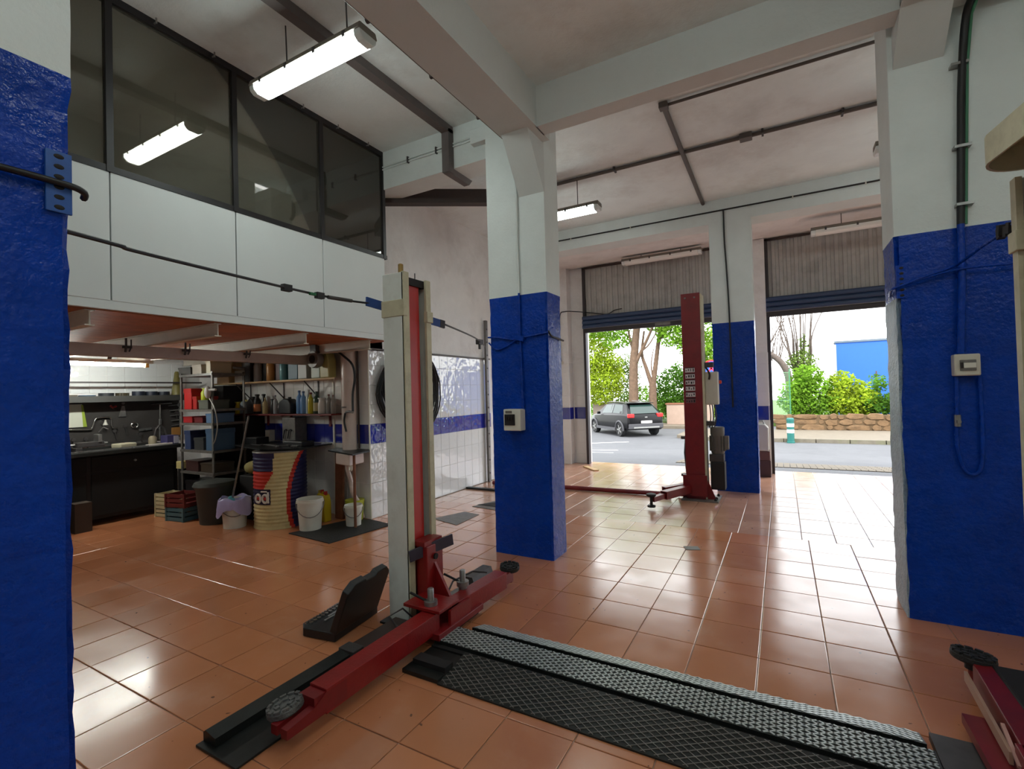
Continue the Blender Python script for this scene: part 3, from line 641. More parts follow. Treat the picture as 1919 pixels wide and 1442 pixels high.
# carriage block, latch and arm yoke
B(-2.15, -2.06, 2.49, 2.66, .06, .50).build('carriage', 'red', t, bevel=.006)
B(-2.17, -2.07, 2.48, 2.665, .50, .53).build('carriage_top', 'red', t)
MB().bar((-2.13, 2.40, .455), (-2.02, 2.72, .495), .014, .075).build('latch_bar', mat('blue_grey_steel', C(70, 66, 80), .45, .4, var=.2), t, bevel=.003)
MB().cyl((-2.055, 2.57, .42), (-2.045, 2.57, .42), .02, n=10).build('latch_pin', 'void', t)
MB().cyl((-2.13, 2.71, .43), (-2.13, 2.73, .43), .02, n=10).build('bolt', 'steel', t)
MB().prism([(-2.06, .08), (-1.90, .08), (-1.92, .14), (-2.06, .38)], 'Y', 2.565, 2.585).build('gusset', 'red', t)
MB().box(-2.1, -1.80, 2.27, 2.75, .045, .085).build('yoke_plate', 'dred', t, bevel=.004)
MB().box(-2.1, -1.82, 2.30, 2.50, .185, .205).build('yoke_top', 'red', t, bevel=.003)
MB().box(-1.83, -1.81, 2.40, 2.62, .05, .17).build('yoke_web', 'red', t)
for (x, y) in ((-1.93, 2.36), (-1.93, 2.70)):
    MB().lathe((x, y, .04), [(.028, 0), (.028, .16), (.042, .16), (.042, .19), (.02, .19), (.02, .26), (.016, .265)], 14).build('pivot_pin', 'metal', t, smooth=40)
    MB().tube([(x-.01, y, .215), (x-.07, y-.03, .25), (x-.12, y-.05, .275)], .008, 8).build('release_lever', 'void', t)
def hollow_beam(p0, p1, w, h, m, name, parent, wall=.012):
    p0 = Vector(p0); p1 = Vector(p1); d = (p1-p0).normalized(); sd = d.cross(Vector((0,0,1))).normalized(); up = Vector((0,0,1))
    b = MB(); o = [(-w/2,0),(w/2,0),(w/2,h),(-w/2,h)]; i = [(-w/2+wall,wall),(w/2-wall,wall),(w/2-wall,h-wall),(-w/2+wall,h-wall)]
    vs = [p+sd*a+up*c for p in (p0, p1) for a, c in o]+[p+sd*a+up*c for p in (p0, p1) for a, c in i]
    fs = []
    for k in range(4):
        k2 = (k+1) % 4; fs += [(k,k2,4+k2,4+k),(8+k2,8+k,12+k,12+k2),(k,8+k,8+k2,k2),(4+k,4+k2,12+k2,12+k)]
    b.add(vs, fs); return b.build(name, m, parent, bevel=.003)
hollow_beam((-1.905, 2.34, .065), (-1.895, 1.50, .065), .11, .115, 'red', 'arm', t)
hollow_beam((-1.885, 2.52, .065), (-1.855, 3.08, .065), .105, .115, 'red', 'arm', t)
MB().prism([(1.30, .075), (1.62, .075), (1.62, .165), (1.50, .165), (1.44, .13), (1.30, .115)], 'X', -1.945, -1.905).prism([(1.30, .075), (1.62, .075), (1.62, .165), (1.50, .165), (1.44, .13), (1.30, .115)], 'X', -1.88, -1.84).box(-1.945, -1.845, 1.44, 1.62, .080, .168).build('arm_extension', 'dred', t)
MB().box(-1.89, -1.82, 3.0, 3.2, .075, .15).build('arm_extension', 'dred', t)
def pad(parent, c, r, m, tilt=(0, 0)):
    R = Matrix.Rotation(tilt[0], 3, 'X') @ Matrix.Rotation(tilt[1], 3, 'Y'); b = MB()
    b.lathe((0,0,0), [(r*.35, -.05), (r*.35, -.012), (r*.92, -.012), (r, -.004), (r, .014), (r*.94, .02), (r*.5, .018)], 22)
    for k in range(12):
        a = 2*PI*k/12; b.obox((r*.86*math.cos(a), r*.86*math.sin(a), .022), (r*.2, r*.34, .014), Matrix.Rotation(a, 3, 'Z'))
    for k in range(6):
        a = 2*PI*k/6+.3; b.obox((r*.42*math.cos(a), r*.42*math.sin(a), .02), (r*.25, r*.3, .012), Matrix.Rotation(a, 3, 'Z'))
    b.v = [R @ v + Vector(c) for v in b.v]; return b.build('lifting_pad', m, parent, smooth=30)
pad(t, (-1.965, 1.385, .125), .078, 'padgrey', (.12, -.2))
pad(t, (-1.86, 3.22, .155), .075, 'rubber', (.05, .05))
MB().cyl((-1.965, 1.385, .02), (-1.965, 1.385, .12), .022, n=10).build('pad_stem', 'dred', t)
MB().cyl((-1.86, 3.22, .05), (-1.86, 3.22, .14), .02, n=10).build('pad_stem', 'dred', t)
# base trays
B(-2.26, -1.97, 1.16, 2.40, .001, .012).build('base_tray', 'darksteel', t, bevel=.002)
MB().prism([(-2.255, .012), (-2.165, .012), (-2.165, .048), (-2.24, .062), (-2.255, .05)], 'Y', 1.19, 1.93).build('tray_guard', 'darksteel', t)
MB().box(-2.27, -2.15, 1.94, 2.02, .012, .06).build('guard_clamp', 'steel', t, bevel=.003)
MB().box(-2.26, -2.13, 2.02, 2.40, .012, .045).build('tray_guard', 'brownsteel', t)
B(-2.36, -1.85, 2.36, 2.76, .001, .014).build('base_plate', 'darksteel', t)
B(-2.22, -2.03, 2.78, 3.42, .001, .012).build('base_tray', 'galv', t)
MB().prism([(-2.22, .012), (-2.12, .012), (-2.14, .07), (-2.22, .07)], 'Y', 3.12, 3.40).build('tray_guard', 'steel', t)
MB().tube([(-2.15, 2.78, .03), (-2.16, 2.9, .12), (-2.12, 3.1, .13), (-2.02, 3.15, .12)], .007, 8).build('bent_rod', 'steel', t)
MB().tube([(-2.12, 2.30, .02), (-2.2, 2.28, .11), (-2.17, 2.37, .13), (-2.13, 2.42, .06)], .006, 8).build('bent_rod', 'steel', t)

# ---------------- tread plates between the posts
tp = thing('ramp_cover', 'black chequered steel ramp cover lying between the lift posts', 'ramp', (-.7, 2.3, 0))
def tread(name, x0, x1, y0, z0, y1, z1, m, sp, w, mb):
    th = .006
    MB().prism([(y0, 0.0005), (y1, 0.0005), (y1, z1), (y0, z0)], 'X', x0, x1).build(name, m, tp)
    b = MB()
    def zz(y): return z0+(z1-z0)*(y-y0)/(y1-y0)
    dy = y1-y0-.012
    for s in (1, -1):
        x = x0-dy*1.7
        while x < x1:
            xa, ya, xb, yb = x, y0+.006, x+dy*1.7, y1-.006
            if s < 0: ya, yb = yb, ya
            ta = max(0, (x0+.01-xa)/(xb-xa)); tb = min(1, (x1-.01-xa)/(xb-xa))
            if tb > ta:
                p = Vector((xa+(xb-xa)*ta, ya+(yb-ya)*ta, 0)); q = Vector((xa+(xb-xa)*tb, ya+(yb-ya)*tb, 0)); p.z = zz(p.y)+.001; q.z = zz(q.y)+.001
                b.bar(p, q, w, .005)
            x += sp
    tag(b.build(name+'_tread', mb, tp, fix=False), kind='stuff')
tread('ramp_plate', -1.60, .48, 1.99, .008, 2.245, .046, 'darksteel', .056, .0035, 'galv')
tread('middle_plate', -1.84, .48, 2.275, .05, 2.465, .05, 'darksteel', .052, .0075, 'chequer')
tread('edge_plate', -1.72, .46, 2.495, .05, 2.63, .012, 'darksteel', .052, .0075, 'chequer')
B(-1.84, -1.60, 1.995, 2.24, .001, .022).build('end_plate', 'darksteel', tp)
B(-1.82, -1.60, 2.06, 2.13, .022, .05).build('end_rib', 'void', tp)
B(-1.84, .48, 2.245, 2.275, .001, .03).build('gap_channel', 'void', tp)
B(-1.84, .48, 2.465, 2.495, .001, .03).build('gap_channel', 'void', tp)
B(.49, .67, 2.40, 2.62, .001, .03).build('end_plate', 'steel', tp)

# ---------------- open tool case
t = thing('tool_case', 'open black socket set case lying on the floor by the lift post', 'tool case', (-2.5, 2.3, 0))
def casepoly(w, d, c):
    return [(-w/2+c, -d/2), (-.06, -d/2), (-.04, -d/2+.02), (.04, -d/2+.02), (.06, -d/2), (w/2-c, -d/2), (w/2, -d/2+c), (w/2, d/2), (-w/2, d/2), (-w/2, -d/2+c)]
Rz = Matrix.Rotation(math.radians(-82), 3, 'Z'); c0 = Vector((-2.602, 2.235, 0))
def put(b, extra=None):
    b.v = [c0 + Rz @ ((extra @ v) if extra else v) for v in b.v]; return b
put(MB().prism(casepoly(.42, .30, .05), 'Z', .002, .055)).build('base_shell', 'plastic', t, bevel=.006)
hinge = Matrix.Translation((0, .15, .05)) @ Matrix.Rotation(math.radians(68), 4, 'X')
lid = MB().prism([(a, .16-b_) for a, b_ in casepoly(.42, .33, .05)], 'Z', -.004, .045)
lid.v = [hinge @ (v+Vector((0, 0, 0))) for v in lid.v]; put(lid).build('lid', 'plastic', t, bevel=.006)
r = random.Random(3)
for k in range(15):
    x = -.17+.024*k; put(MB().cyl((x, -.115, .05), (x, -.115, .068), .009, n=10)).build('socket', 'chrome', t, smooth=40)
for k in range(10):
    x = -.15+.034*k; put(MB().cyl((x, -.085, .05), (x, -.085, .07), .013, n=10)).build('socket', 'chrome', t, smooth=40)
for k in range(7):
    y = -.05+.028*k; x = r.uniform(-.12, .02); put(MB().tube([(x, y, .058), (x+r.uniform(.1, .16), y+r.uniform(-.01, .01), .058)], .008, 8)).build('spanner', 'metal', t, smooth=50)
put(MB().tube([(-.15, .02, .06), (-.02, .045, .062)], .014, 8)).build('ratchet', 'steel', t, smooth=50)

# ---------------- opposite lift post with its cap
t = thing('lift_post', 'cream lift post under a round ended cap beside the wide column', 'car lift', (.9, 2.5, 0))
B(0.835, 1.055, 2.36, 2.385, .012, 2.29).build('side_plate', 'post', t)
B(1.035, 1.06, 2.36, 2.66, .012, 2.29).build('back_plate', 'post', t)
B(0.835, 1.055, 2.64, 2.665, .012, 2.29).build('side_plate', 'post', t)
B(0.82, 0.84, 2.36, 2.41, .012, 2.29).build('lip', 'postedge', t)
B(0.82, 0.84, 2.615, 2.665, .012, 2.29).build('lip', 'postedge', t)
B(0.895, 0.935, 2.42, 2.61, .1, 2.2).build('carriage_cover', 'dred', t)
B(0.945, 0.975, 2.385, 2.64, .05, 2.28).build('inner_slot', 'void', t)
B(0.81, 0.845, 2.60, 2.675, 2.0, 2.08).build('collar', 'postedge', t, bevel=.003)
ca, cb, rr = (.865, 2.50), (.90, 2.26), .155
pol = [(ca[0]+rr*math.cos(a), ca[1]+rr*math.sin(a)) for a in [PI*i/14 for i in range(15)]]+[(cb[0]+rr*math.cos(a), cb[1]+rr*math.sin(a)) for a in [PI+PI*i/14 for i in range(15)]]
n_ = len(pol); b = MB(); inn = [(.87+(x-.87)*.95, 2.37+(y-2.37)*.96) for x, y in pol]
b.add([(x,y,2.325) for x,y in pol]+[(x,y,2.435) for x,y in pol]+[(x,y,2.325) for x,y in inn]+[(x,y,2.42) for x,y in inn],
      [(i,(i+1)%n_,n_+(i+1)%n_,n_+i) for i in range(n_)]+[tuple(range(n_,2*n_))]+[(2*n_+(i+1)%n_,2*n_+i,3*n_+i,3*n_+(i+1)%n_) for i in range(n_)]+[tuple(range(3*n_,4*n_))[::-1]]+[(i,2*n_+i,2*n_+(i+1)%n_,(i+1)%n_) for i in range(n_)])
b.build('post_cap', 'postedge', t, smooth=40)
B(.62, .80, 2.30, 2.72, .05, .09).build('yoke_plate', 'dred', t)
hollow_beam((.77, 2.30, .07), (.80, 3.02, .07), .13, .11, 'dred', 'arm', t)
hollow_beam((.75, 2.42, .07), (.72, 1.6, .07), .11, .11, 'dred', 'arm', t)
MB().box(.80, .93, 2.35, 3.02, .1, .19).build('arm_guard', 'void', t, bevel=.01)
pad(t, (.755, 3.09, .17), .085, 'rubber', (-.1, .1))
MB().cyl((.755, 3.09, .03), (.755, 3.09, .16), .02, n=10).build('pad_stem', 'dred', t)
pad(t, (.70, 1.5, .15), .08, 'rubber')
B(.68, 1.15, 2.28, 2.74, .001, .03).build('base_plate', 'darksteel', t)
MB().bar((.685, 2.42, .12), (.70, 2.98, .13), .012, .045).build('edge_trim', mat('worn_edge', C(176, 140, 120), .5), t)
MB().bar((.69, 2.36, .13), (.70, 2.55, .17), .012, .01).build('edge_trim', mat('worn_edge_line', C(196, 150, 140), .5), t)

# ================================================================ RED LIFT POST BY THE DOORS
t = thing('lift_post', 'tall red car lift post with stickers in front of the roller door', 'car lift', (-1.04, 6.95, 0))
B(-1.165, -.925, 6.83, 6.85, .012, 2.76).build('front_plate', 'dred', t, bevel=.004)
B(-1.165, -1.145, 6.85, 7.05, .012, 2.76).build('side_plate', 'dred', t)
B(-.93, -.905, 6.835, 7.05, .012, 2.74).build('side_plate', 'postedge', t)  # pale plate: light along the red channel's edge is put into its colour
B(-1.15, -.92, 7.03, 7.05, .012, 2.74).build('back_plate', 'dred', t)
for x in (-1.11, -.99): MB().cyl((x, 6.832, 2.70), (x, 6.822, 2.70), .013, n=8).build('bolt', 'galv', t)
B(-1.22, -.76, 6.72, 7.16, .001, .014).build('base_plate', 'galv', t)
for (x, y) in ((-.80, 6.78), (-.80, 6.88), (-.80, 7.1)): MB().lathe((x, y, .014), [(.018, 0), (.018, .018), (.01, .03)], 8).build('anchor_bolt', 'void', t)
MB().prism([(-.91, .012), (-.80, .012), (-.90, .26)], 'Y', 6.86, 6.88).build('gusset', 'dred', t)
MB().prism([(-1.165, .012), (-1.3, .012), (-1.165, .3)], 'Y', 6.9, 6.92).build('gusset', 'dred', t)
B(-1.20, -.90, 6.79, 6.83, .05, .33).build('carriage', 'dred', t)
hollow_beam((-1.14, 6.80, .09), (-1.36, 6.32, .085), .10, .10, 'dred', 'arm', t)
MB().bar((-1.36, 6.32, .13), (-1.45, 6.10, .12), .06, .06).build('arm_extension', 'dred', t)
hollow_beam((-1.14, 6.92, .11), (-1.42, 6.62, .08), .09, .10, 'dred', 'arm', t)
MB().lathe((-1.46, 6.08, 0.03), [(.05, 0), (.05, .02), (.018, .03), (.018, .12), (.05, .13), (.06, .145), (.06, .16), (.03, .17)], 14).build('lifting_pad', 'rubber', t, smooth=40)
MB().lathe((-1.2, 7.0, .28), [(.06, 0), (.06, .03), (.02, .035)], 12).build('lifting_pad', 'rubber', t, smooth=40)
MB().tube([(-1.17, 6.97, .3), (-1.19, 6.97, .6), (-1.165, 6.97, .9)], .02, 8).build('hydraulic_hose', 'plastic', t)
MB().cyl((-1.17, 6.86, .82), (-1.22, 6.86, .82), .02, n=8).build('hose_fitting', 'steel', t)
for k in range(6):
    z = 1.70-.082*k
    s_ = B(-1.135, -1.015, 6.825, 6.831, z, z+.062); s_ = s_.build('sticker', 'lift_sticker' if k < 5 else mat('faded_sticker', C(120, 80, 84), .6), t)
    rr = random.Random(40+k)
    b = MB()
    for q in range(4): xx = -1.128+.03*q; b.box(xx, xx+rr.uniform(.008, .02), 6.822, 6.826, z+rr.uniform(.008, .02), z+rr.uniform(.03, .052))
    b.box(-1.135, -1.015, 6.822, 6.8255, z+.056, z+.066)
    b.build('pictogram', 'ink' if k < 5 else 'void', s_)
B(-.905, -.745, 6.93, 7.08, 1.26, 1.70).build('control_box', 'beige', t, bevel=.01)
MB().lathe((-.735, 7.0, 1.56), [(.025, 0), (.025, .02), (.015, .03)], 10, axis='X').build('emergency_button', mat('red_button', C(210, 60, 30), .4), t)
B(-.905, -.80, 6.94, 7.06, 1.76, 1.83).build('bracket', 'steel', t)
B(-.905, -.80, 6.94, 7.06, .98, 1.04).build('bracket', 'steel', t)
for k in range(3): MB().tube(smooth_path([(-.86+.03*k, 6.98, 1.26), (-.85+.035*k, 6.97, 1.1), (-.87+.03*k, 6.98, .95)]), .007, 6).build('cable_tail', 'cable', t)
MB().tube(smooth_path([(-.89, 6.93, 1.76), (-.86, 6.9, 1.72), (-.84, 6.9, 1.66), (-.85, 6.92, 1.6)]), .012, 8).build('cable_tail', 'cable', t)
p_ = MB().lathe((-.78, 7.02, .60), [(.075, 0), (.085, .02), (.085, .25), (.09, .26), (.09, .35), (.08, .36)], 18).build('motor', mat('motor_grey', C(110, 108, 104), .45, .2, var=.15), t, smooth=40)
for k in range(14):
    a = 2*PI*k/14; MB().obox((-.78+.093*math.cos(a), 7.02+.093*math.sin(a), .74), (.02, .006, .2), Matrix.Rotation(a, 3, 'Z')).build('cooling_fin', 'galv', p_)
B(-.72, -.64, 6.98, 7.06, .66, .84).build('terminal_box', 'galv', t, bevel=.006)
MB().box(-.88, -.70, 6.93, 7.10, .50, .60).build('pump_block', 'steel', t, bevel=.006)
B(-.87, -.69, 6.92, 7.10, .13, .50).build('oil_tank', 'plastic', t, bevel=.012)
tag(MB().cyl((-1.38, 6.88, .035), (-4.15, 6.72, .035), .033, n=12).build('floor_tube', 'dred', smooth=50), 'dark red steel tube lying across the floor from the lift', 'tube')
tag(MB().obox((-3.22, 8.75, .012), (.1, .52, .02), Matrix.Rotation(.75, 3, 'Z')).build('plank', 'plank'), 'short pale wooden plank on the floor by the tiled pier', 'plank')
# ================================================================ WORKSHOP CORNER
def cm(name, c, rough=.45, **k): return mat(name, c, rough, **k)
PC = {}
def pal(r, g, b, rough=.45, trans=0):
    k = (r, g, b, rough, trans)
    if k not in PC: PC[k] = mat('tone_%d_%d_%d' % (r, g, b), C(r, g, b), rough, trans=trans)
    return PC[k]
# ---------------- wall shelves
t = thing('wall_shelf', 'pale wooden wall shelf holding oil jugs under the mezzanine', 'shelf', (-6, 4.15, 1.7))
MB().prism([(-7.26, 4.04), (-4.72, 4.06), (-5.05, 4.298), (-7.26, 4.298)], 'Z', 1.715, 1.735).build('board', 'plank', t)
for x in (-6.75, -6.0, -5.3):
    MB().bar((x, 4.08, 1.71), (x, 4.29, 1.50), .012, .012).bar((x, 4.292, 1.71), (x, 4.292, 1.48), .015, .008).build('bracket', 'steel', t)
t = thing('wall_shelf', 'dark red wall shelf holding bottles above the drum', 'shelf', (-5.9, 4.2, 1.28))
B(-6.92, -4.84, 4.10, 4.298, 1.27, 1.29).build('board', cm('dark_red_board', C(110, 36, 32), .5, var=.2), t)
for x in (-6.35, -5.85, -5.08): MB().box(x-.015, x+.015, 4.28, 4.298, 1.12, 1.27).box(x-.015, x+.015, 4.14, 4.298, 1.255, 1.27).build('bracket', cm('red_bracket', C(110, 30, 28), .5), t)

def bottle(x, y, z, h, r, col, cap, label, group=None, neck=.3, cat='bottle', lab=None, trans=0, n=14):
    t = thing('bottle', label, cat, (x, y, z), group)
    MB().lathe((x, y, z), [(r*.9, 0), (r, h*.03), (r, h*.62), (r*.85, h*.72), (r*neck, h*.84), (r*neck, h*.93)], n).build('body', pal(*col, .3, trans), t, smooth=45)
    MB().lathe((x, y, z), [(r*neck*1.25, h*.92), (r*neck*1.25, h), (r*neck*.9, h*1.01)], n).build('cap', pal(*cap), t, smooth=45)
    if lab: MB().lathe((x, y, z), [(r*1.015, h*.12), (r*1.015, h*.5)], n).build('label', pal(*lab), t, smooth=45)
    return t
def jug(x, y, z, w, d, h, col, cap, label, handle=True, group=None):
    t = thing('oil_jug', label, 'jug', (x, y, z), group)
    MB().prism([(x-w/2, z), (x+w/2, z), (x+w/2, z+h*.62), (x+w*.30, z+h*.88), (x-w*.12, z+h*.92), (x-w/2, z+h*.70)], 'Y', y-d/2, y+d/2).build('body', pal(*col), t, bevel=.012, smooth=50)
    MB().cyl((x+w*.12, y, z+h*.88), (x+w*.12, y, z+h), .022, n=10).build('cap', pal(*cap), t)
    if handle: MB().tube([(x-w*.40, y, z+h*.72), (x-w*.36, y, z+h*.97), (x-w*.05, y, z+h*.97), (x-w*.02, y, z+h*.88)], .010, 6).build('handle', pal(*col), t)
    return t
S1 = 1.736
tag(B(-7.22, -6.93, 4.08, 4.28, S1, S1+.30).build('wooden_box', 'plank', bevel=.004), 'pale wooden box at the end of the oil jug shelf', 'box')
t = thing('white_box', 'white lidded carton on the oil jug shelf', 'box', (-6.7, 4.15, S1)); B(-6.80, -6.60, 4.09, 4.26, S1, S1+.17).build('body', pal(206, 202, 190), t); MB().obox((-6.7, 4.17, S1+.2), (.22, .2, .03), Matrix.Rotation(.15, 3, 'Y')).build('lid', pal(170, 160, 150), t)
tag(B(-6.58, -6.45, 4.1, 4.27, S1, S1+.28).build('dark_can', pal(46, 40, 38), bevel=.006), 'dark square can beside the white carton', 'can')
bottle(-6.32, 4.13, S1, .34, .055, (150, 150, 148), (60, 60, 60), 'grey oil bottle on the oil jug shelf')
jug(-6.17, 4.19, S1, .12, .10, .33, (50, 46, 48), (30, 30, 30), 'black oil jug between the grey and amber bottles')
bottle(-6.04, 4.13, S1, .35, .055, (190, 136, 72), (90, 60, 40), 'amber oil bottle on the oil jug shelf')
jug(-5.90, 4.19, S1, .12, .10, .33, (86, 52, 50), (40, 30, 30), 'maroon oil jug behind the amber bottle')
bottle(-5.76, 4.13, S1, .33, .055, (86, 140, 146), (30, 60, 70), 'pale teal oil bottle on the oil jug shelf')
jug(-5.58, 4.18, S1, .20, .11, .33, (16, 70, 92), (10, 40, 50), 'dark teal oil jug on the oil jug shelf')
jug(-5.36, 4.16, S1, .18, .12, .30, (170, 168, 160), (60, 60, 60), 'light grey round shouldered jug on the oil jug shelf')
bottle(-5.21, 4.2, S1, .30, .035, (38, 36, 36), (20, 20, 20), 'narrow black bottle beside the grey jug')
jug(-5.08, 4.14, S1, .17, .13, .36, (176, 186, 168), (230, 230, 230), 'translucent pale green jug on the oil jug shelf')
jug(-4.90, 4.12, S1, .16, .12, .34, (178, 168, 104), (190, 190, 60), 'yellowish jug at the wall end of the oil jug shelf')
t = thing('hose_reel', 'small grey hose reel hung under the mezzanine beside the jugs', 'reel', (-4.98, 4.0, 1.95))
MB().lathe((-4.95, 3.93, 1.96), [(.05, 0), (.10, 0), (.105, .02), (.105, .07), (.09, .1), (.0, .1)], 18, axis='Y').build('drum', 'galv', t, smooth=40)
MB().lathe((-4.95, 3.925, 1.96), [(.02, 0), (.05, 0), (.05, .01), (.02, .01)], 14, axis='Y').build('hub', 'void', t)
B(-5.0, -4.9, 3.94, 4.02, 2.02, 2.134).build('bracket', 'steel', t)
S2 = 1.291
jx = [(-6.86, .16, .04, (206, 190, 40), (200, 190, 60), 'yellow spray can at the end of the bottle shelf', (220, 210, 120)),]
bottle(-6.85, 4.17, S2, .17, .045, (206, 190, 40), (214, 200, 70), 'yellow lubricant can at the end of the bottle shelf', neck=.8)
jug(-6.70, 4.18, S2, .14, .10, .20, (140, 150, 156), (220, 210, 120), 'grey funnel topped jug on the bottle shelf')
jug(-6.54, 4.19, S2, .14, .10, .24, (44, 44, 46), (30, 30, 30), 'black jug on the bottle shelf beside the grey jug')
bottle(-6.41, 4.17, S2, .27, .05, (30, 28, 28), (20, 20, 20), 'black bottle with an orange label on the bottle shelf', lab=(206, 130, 80), neck=.5)
bottle(-6.28, 4.18, S2, .27, .035, (36, 34, 36), (26, 26, 26), 'slim black bottle behind the tan bottle', neck=.6)
bottle(-6.19, 4.14, S2, .22, .035, (180, 164, 116), (190, 176, 130), 'tan spout bottle on the bottle shelf', neck=.25)
bottle(-6.10, 4.2, S2, .2, .04, (40, 36, 36), (30, 30, 30), 'squat dark bottle on the bottle shelf', neck=.7)
bottle(-6.01, 4.17, S2, .25, .03, (170, 176, 180), (110, 110, 120), 'small clear bottle with a funnel on the bottle shelf', neck=.3)
bottle(-5.93, 4.18, S2, .14, .035, (70, 60, 60), (50, 40, 40), 'dark jar on the bottle shelf', neck=.8, cat='jar')
jug(-5.74, 4.17, S2, .24, .12, .22, (22, 20, 24), (16, 16, 16), 'black sloped jug in the middle of the bottle shelf', handle=False)
for x, h in ((-5.53, .30), (-5.45, .29)): bottle(x, 4.18, S2, h, .04, (110, 150, 196), (90, 110, 150), 'pale blue plastic bottle on the bottle shelf', 'pale blue bottles on the shelf', neck=.35)
bottle(-5.36, 4.19, S2, .31, .035, (176, 186, 186), (190, 190, 190), 'clear plastic bottle beside the pale blue bottles', neck=.4)
bottle(-5.27, 4.15, S2, .27, .035, (196, 180, 40), (120, 40, 36), 'yellow bottle with a red cap on the bottle shelf', neck=.4)
bottle(-5.18, 4.17, S2, .28, .045, (34, 62, 48), (30, 50, 40), 'dark green bottle with a pale label on the bottle shelf', lab=(170, 160, 120), neck=.35)
bottle(-5.07, 4.16, S2, .20, .05, (200, 196, 188), (210, 210, 205), 'white jar on the bottle shelf', neck=.8, cat='jar')
bottle(-4.97, 4.18, S2, .24, .035, (130, 124, 118), (110, 60, 56), 'clear brownish bottle beside the white jar on the bottle shelf', neck=.3)
bottle(-4.89, 4.18, S2, .23, .033, (140, 134, 128), (120, 90, 86), 'last clear bottle at the wall end of the bottle shelf', neck=.3)

# ---------------- drum, worktop, tools on it
def drum():
    t = thing('oil_drum', 'cream oil drum printed with red and navy shapes under the worktop', 'drum', (-5.29, 3.72, 0))
    n = 120; b = MB(); zs = []; rs = []
    z = 0.0
    while z < .885: zs.append(z); rs.append(.29+.0045*math.cos(2*PI*z/.042)*(1 if .05 < z < .84 else 0)+(.006 if z < .02 or z > .86 else 0)); z += .0105
    k = len(zs); cx, cy = -5.29, 3.72
    for zz, r_ in zip(zs, rs):
        for j in range(n): a = 2*PI*j/n; b.v.append(Vector((cx+r_*math.cos(a), cy+r_*math.sin(a), zz)))
    # angle seen from the room: phi 0 faces the camera side, positive to the right
    base = math.atan2(-3.72, 5.29)
    for i in range(k-1):
        z = zs[i]
        for j in range(n):
            a = 2*PI*(j+.5)/n; phi = (a-base+PI) % (2*PI)-PI
            x = math.sin(phi)*(1 if abs(phi) < PI/2 else 2)
            m = 0
            # big navy field with a red crescent
            curve = .18+ .55*((z-.30)/.58)**2 if z > .30 else .18+1.2*((.30-z)/.5)**2*.35
            if x > curve+.16: m = 2
            elif x > curve: m = 1
            if abs(phi) < PI/2:
                if z > .66 and x < -.30+(.0 if z < .78 else .12)*0+ .35*(z-.66): m = 2
                elif .46 < z <= .66 and x < -.62+1.9*(z-.46): m = 1
                if .28 < z < .46 and x < -.36: m = 3
                if .03 < z < .0: m = 4
            b.f.append((i*n+j, i*n+(j+1) % n, (i+1)*n+(j+1) % n, (i+1)*n+j)); b.m.append(m)
    b.build('shell', [mat('cream_drum', C(206, 192, 140), .45, var=.08, vscale=8, dirt=C(120, 104, 60), dirt_amt=.35, dirt_scale=9), mat('red_print', C(190, 44, 30), .45), mat('navy_print', C(26, 28, 76), .45), mat('navy_label', C(24, 22, 58), .45), mat('white_print', C(220, 215, 205), .5)], t, smooth=60, fix=False)
    # letters on the label: rounded white bowls with a red core, following the shell
    def on(phi, z, r=.2935): a = base+phi; return (cx+r*math.cos(a), cy+r*math.sin(a), z)
    def phi_of(x): return math.asin(max(-1, min(1, x)))
    for xc in (-.80, -.56):
        pts = [on(phi_of(xc+.085*math.cos(q)), .355+.045*math.sin(q)) for q in [2*PI*i/16 for i in range(16)]]
        MB().tube(pts, .014, 6, closed=True).build('letter_bowl', pal(222, 216, 206), t)
        MB().ell(on(phi_of(xc), .355, .290), (.02, .02, .02), 8).build('red_dot', pal(196, 40, 36), t)
    MB().tube([on(phi_of(-.455), .305), on(phi_of(-.455), .43)], .012, 6).build('letter_stem', pal(222, 216, 206), t)
    MB().tube([on(phi_of(-.70), .435), on(phi_of(-.5), .435)], .008, 6).build('letter_bar', pal(222, 216, 206), t)
    MB().lathe((cx, cy, .87), [(.296, 0), (.3, .006), (.296, .014), (.28, .012), (.0, .004)], 40).build('rim', 'galv', t, smooth=40)
drum()
t = thing('worktop', 'thin steel worktop resting on the printed oil drum', 'worktop', (-5.6, 3.9, .89))
MB().prism([(-6.33, 3.78), (-5.38, 3.52), (-4.98, 3.74), (-5.06, 4.298), (-6.36, 4.298)], 'Z', .889, .905).build('top', 'darksteel', t)
B(-6.3, -6.24, 4.2, 4.26, 0.0, .889).build('leg', 'steel', t)
t = thing('metal_case', 'tall grey metal case standing on the steel worktop', 'case', (-5.6, 4.15, .906))
B(-5.78, -5.52, 4.10, 4.28, .906, 1.24).build('body', 'galv', t, bevel=.006)
for k in (0, 1): MB().tube([(-5.74+.09*k, 4.085, .97), (-5.71+.09*k, 4.085, 1.08), (-5.68+.09*k, 4.085, 1.09), (-5.66+.09*k, 4.085, 1.07)], .007, 6).build('hook', 'void', t)
r = random.Random(12)
for k in range(7):
    x = -5.85+.12*k; y = 3.78+.04*(k % 3)
    a = r.uniform(-.9, .9); L = r.uniform(.14, .24); d = Vector((math.cos(a), math.sin(a)*.5, 0))*L/2
    t = thing('spanner', 'steel spanner lying in the pile on the steel worktop', 'tool', (x, y, .905), 'tools piled on the steel worktop')
    MB().bar(Vector((x, y, .917))-d, Vector((x, y, .917))+d, .018, .012).build('shaft', 'metal' if k % 2 else 'steel', t)
    e = Vector((x, y, .917))+d; MB().lathe(e, [(.012, -.007), (.024, -.007), (.024, .007), (.012, .007)], 10).build('head', 'metal' if k % 2 else 'steel', t)
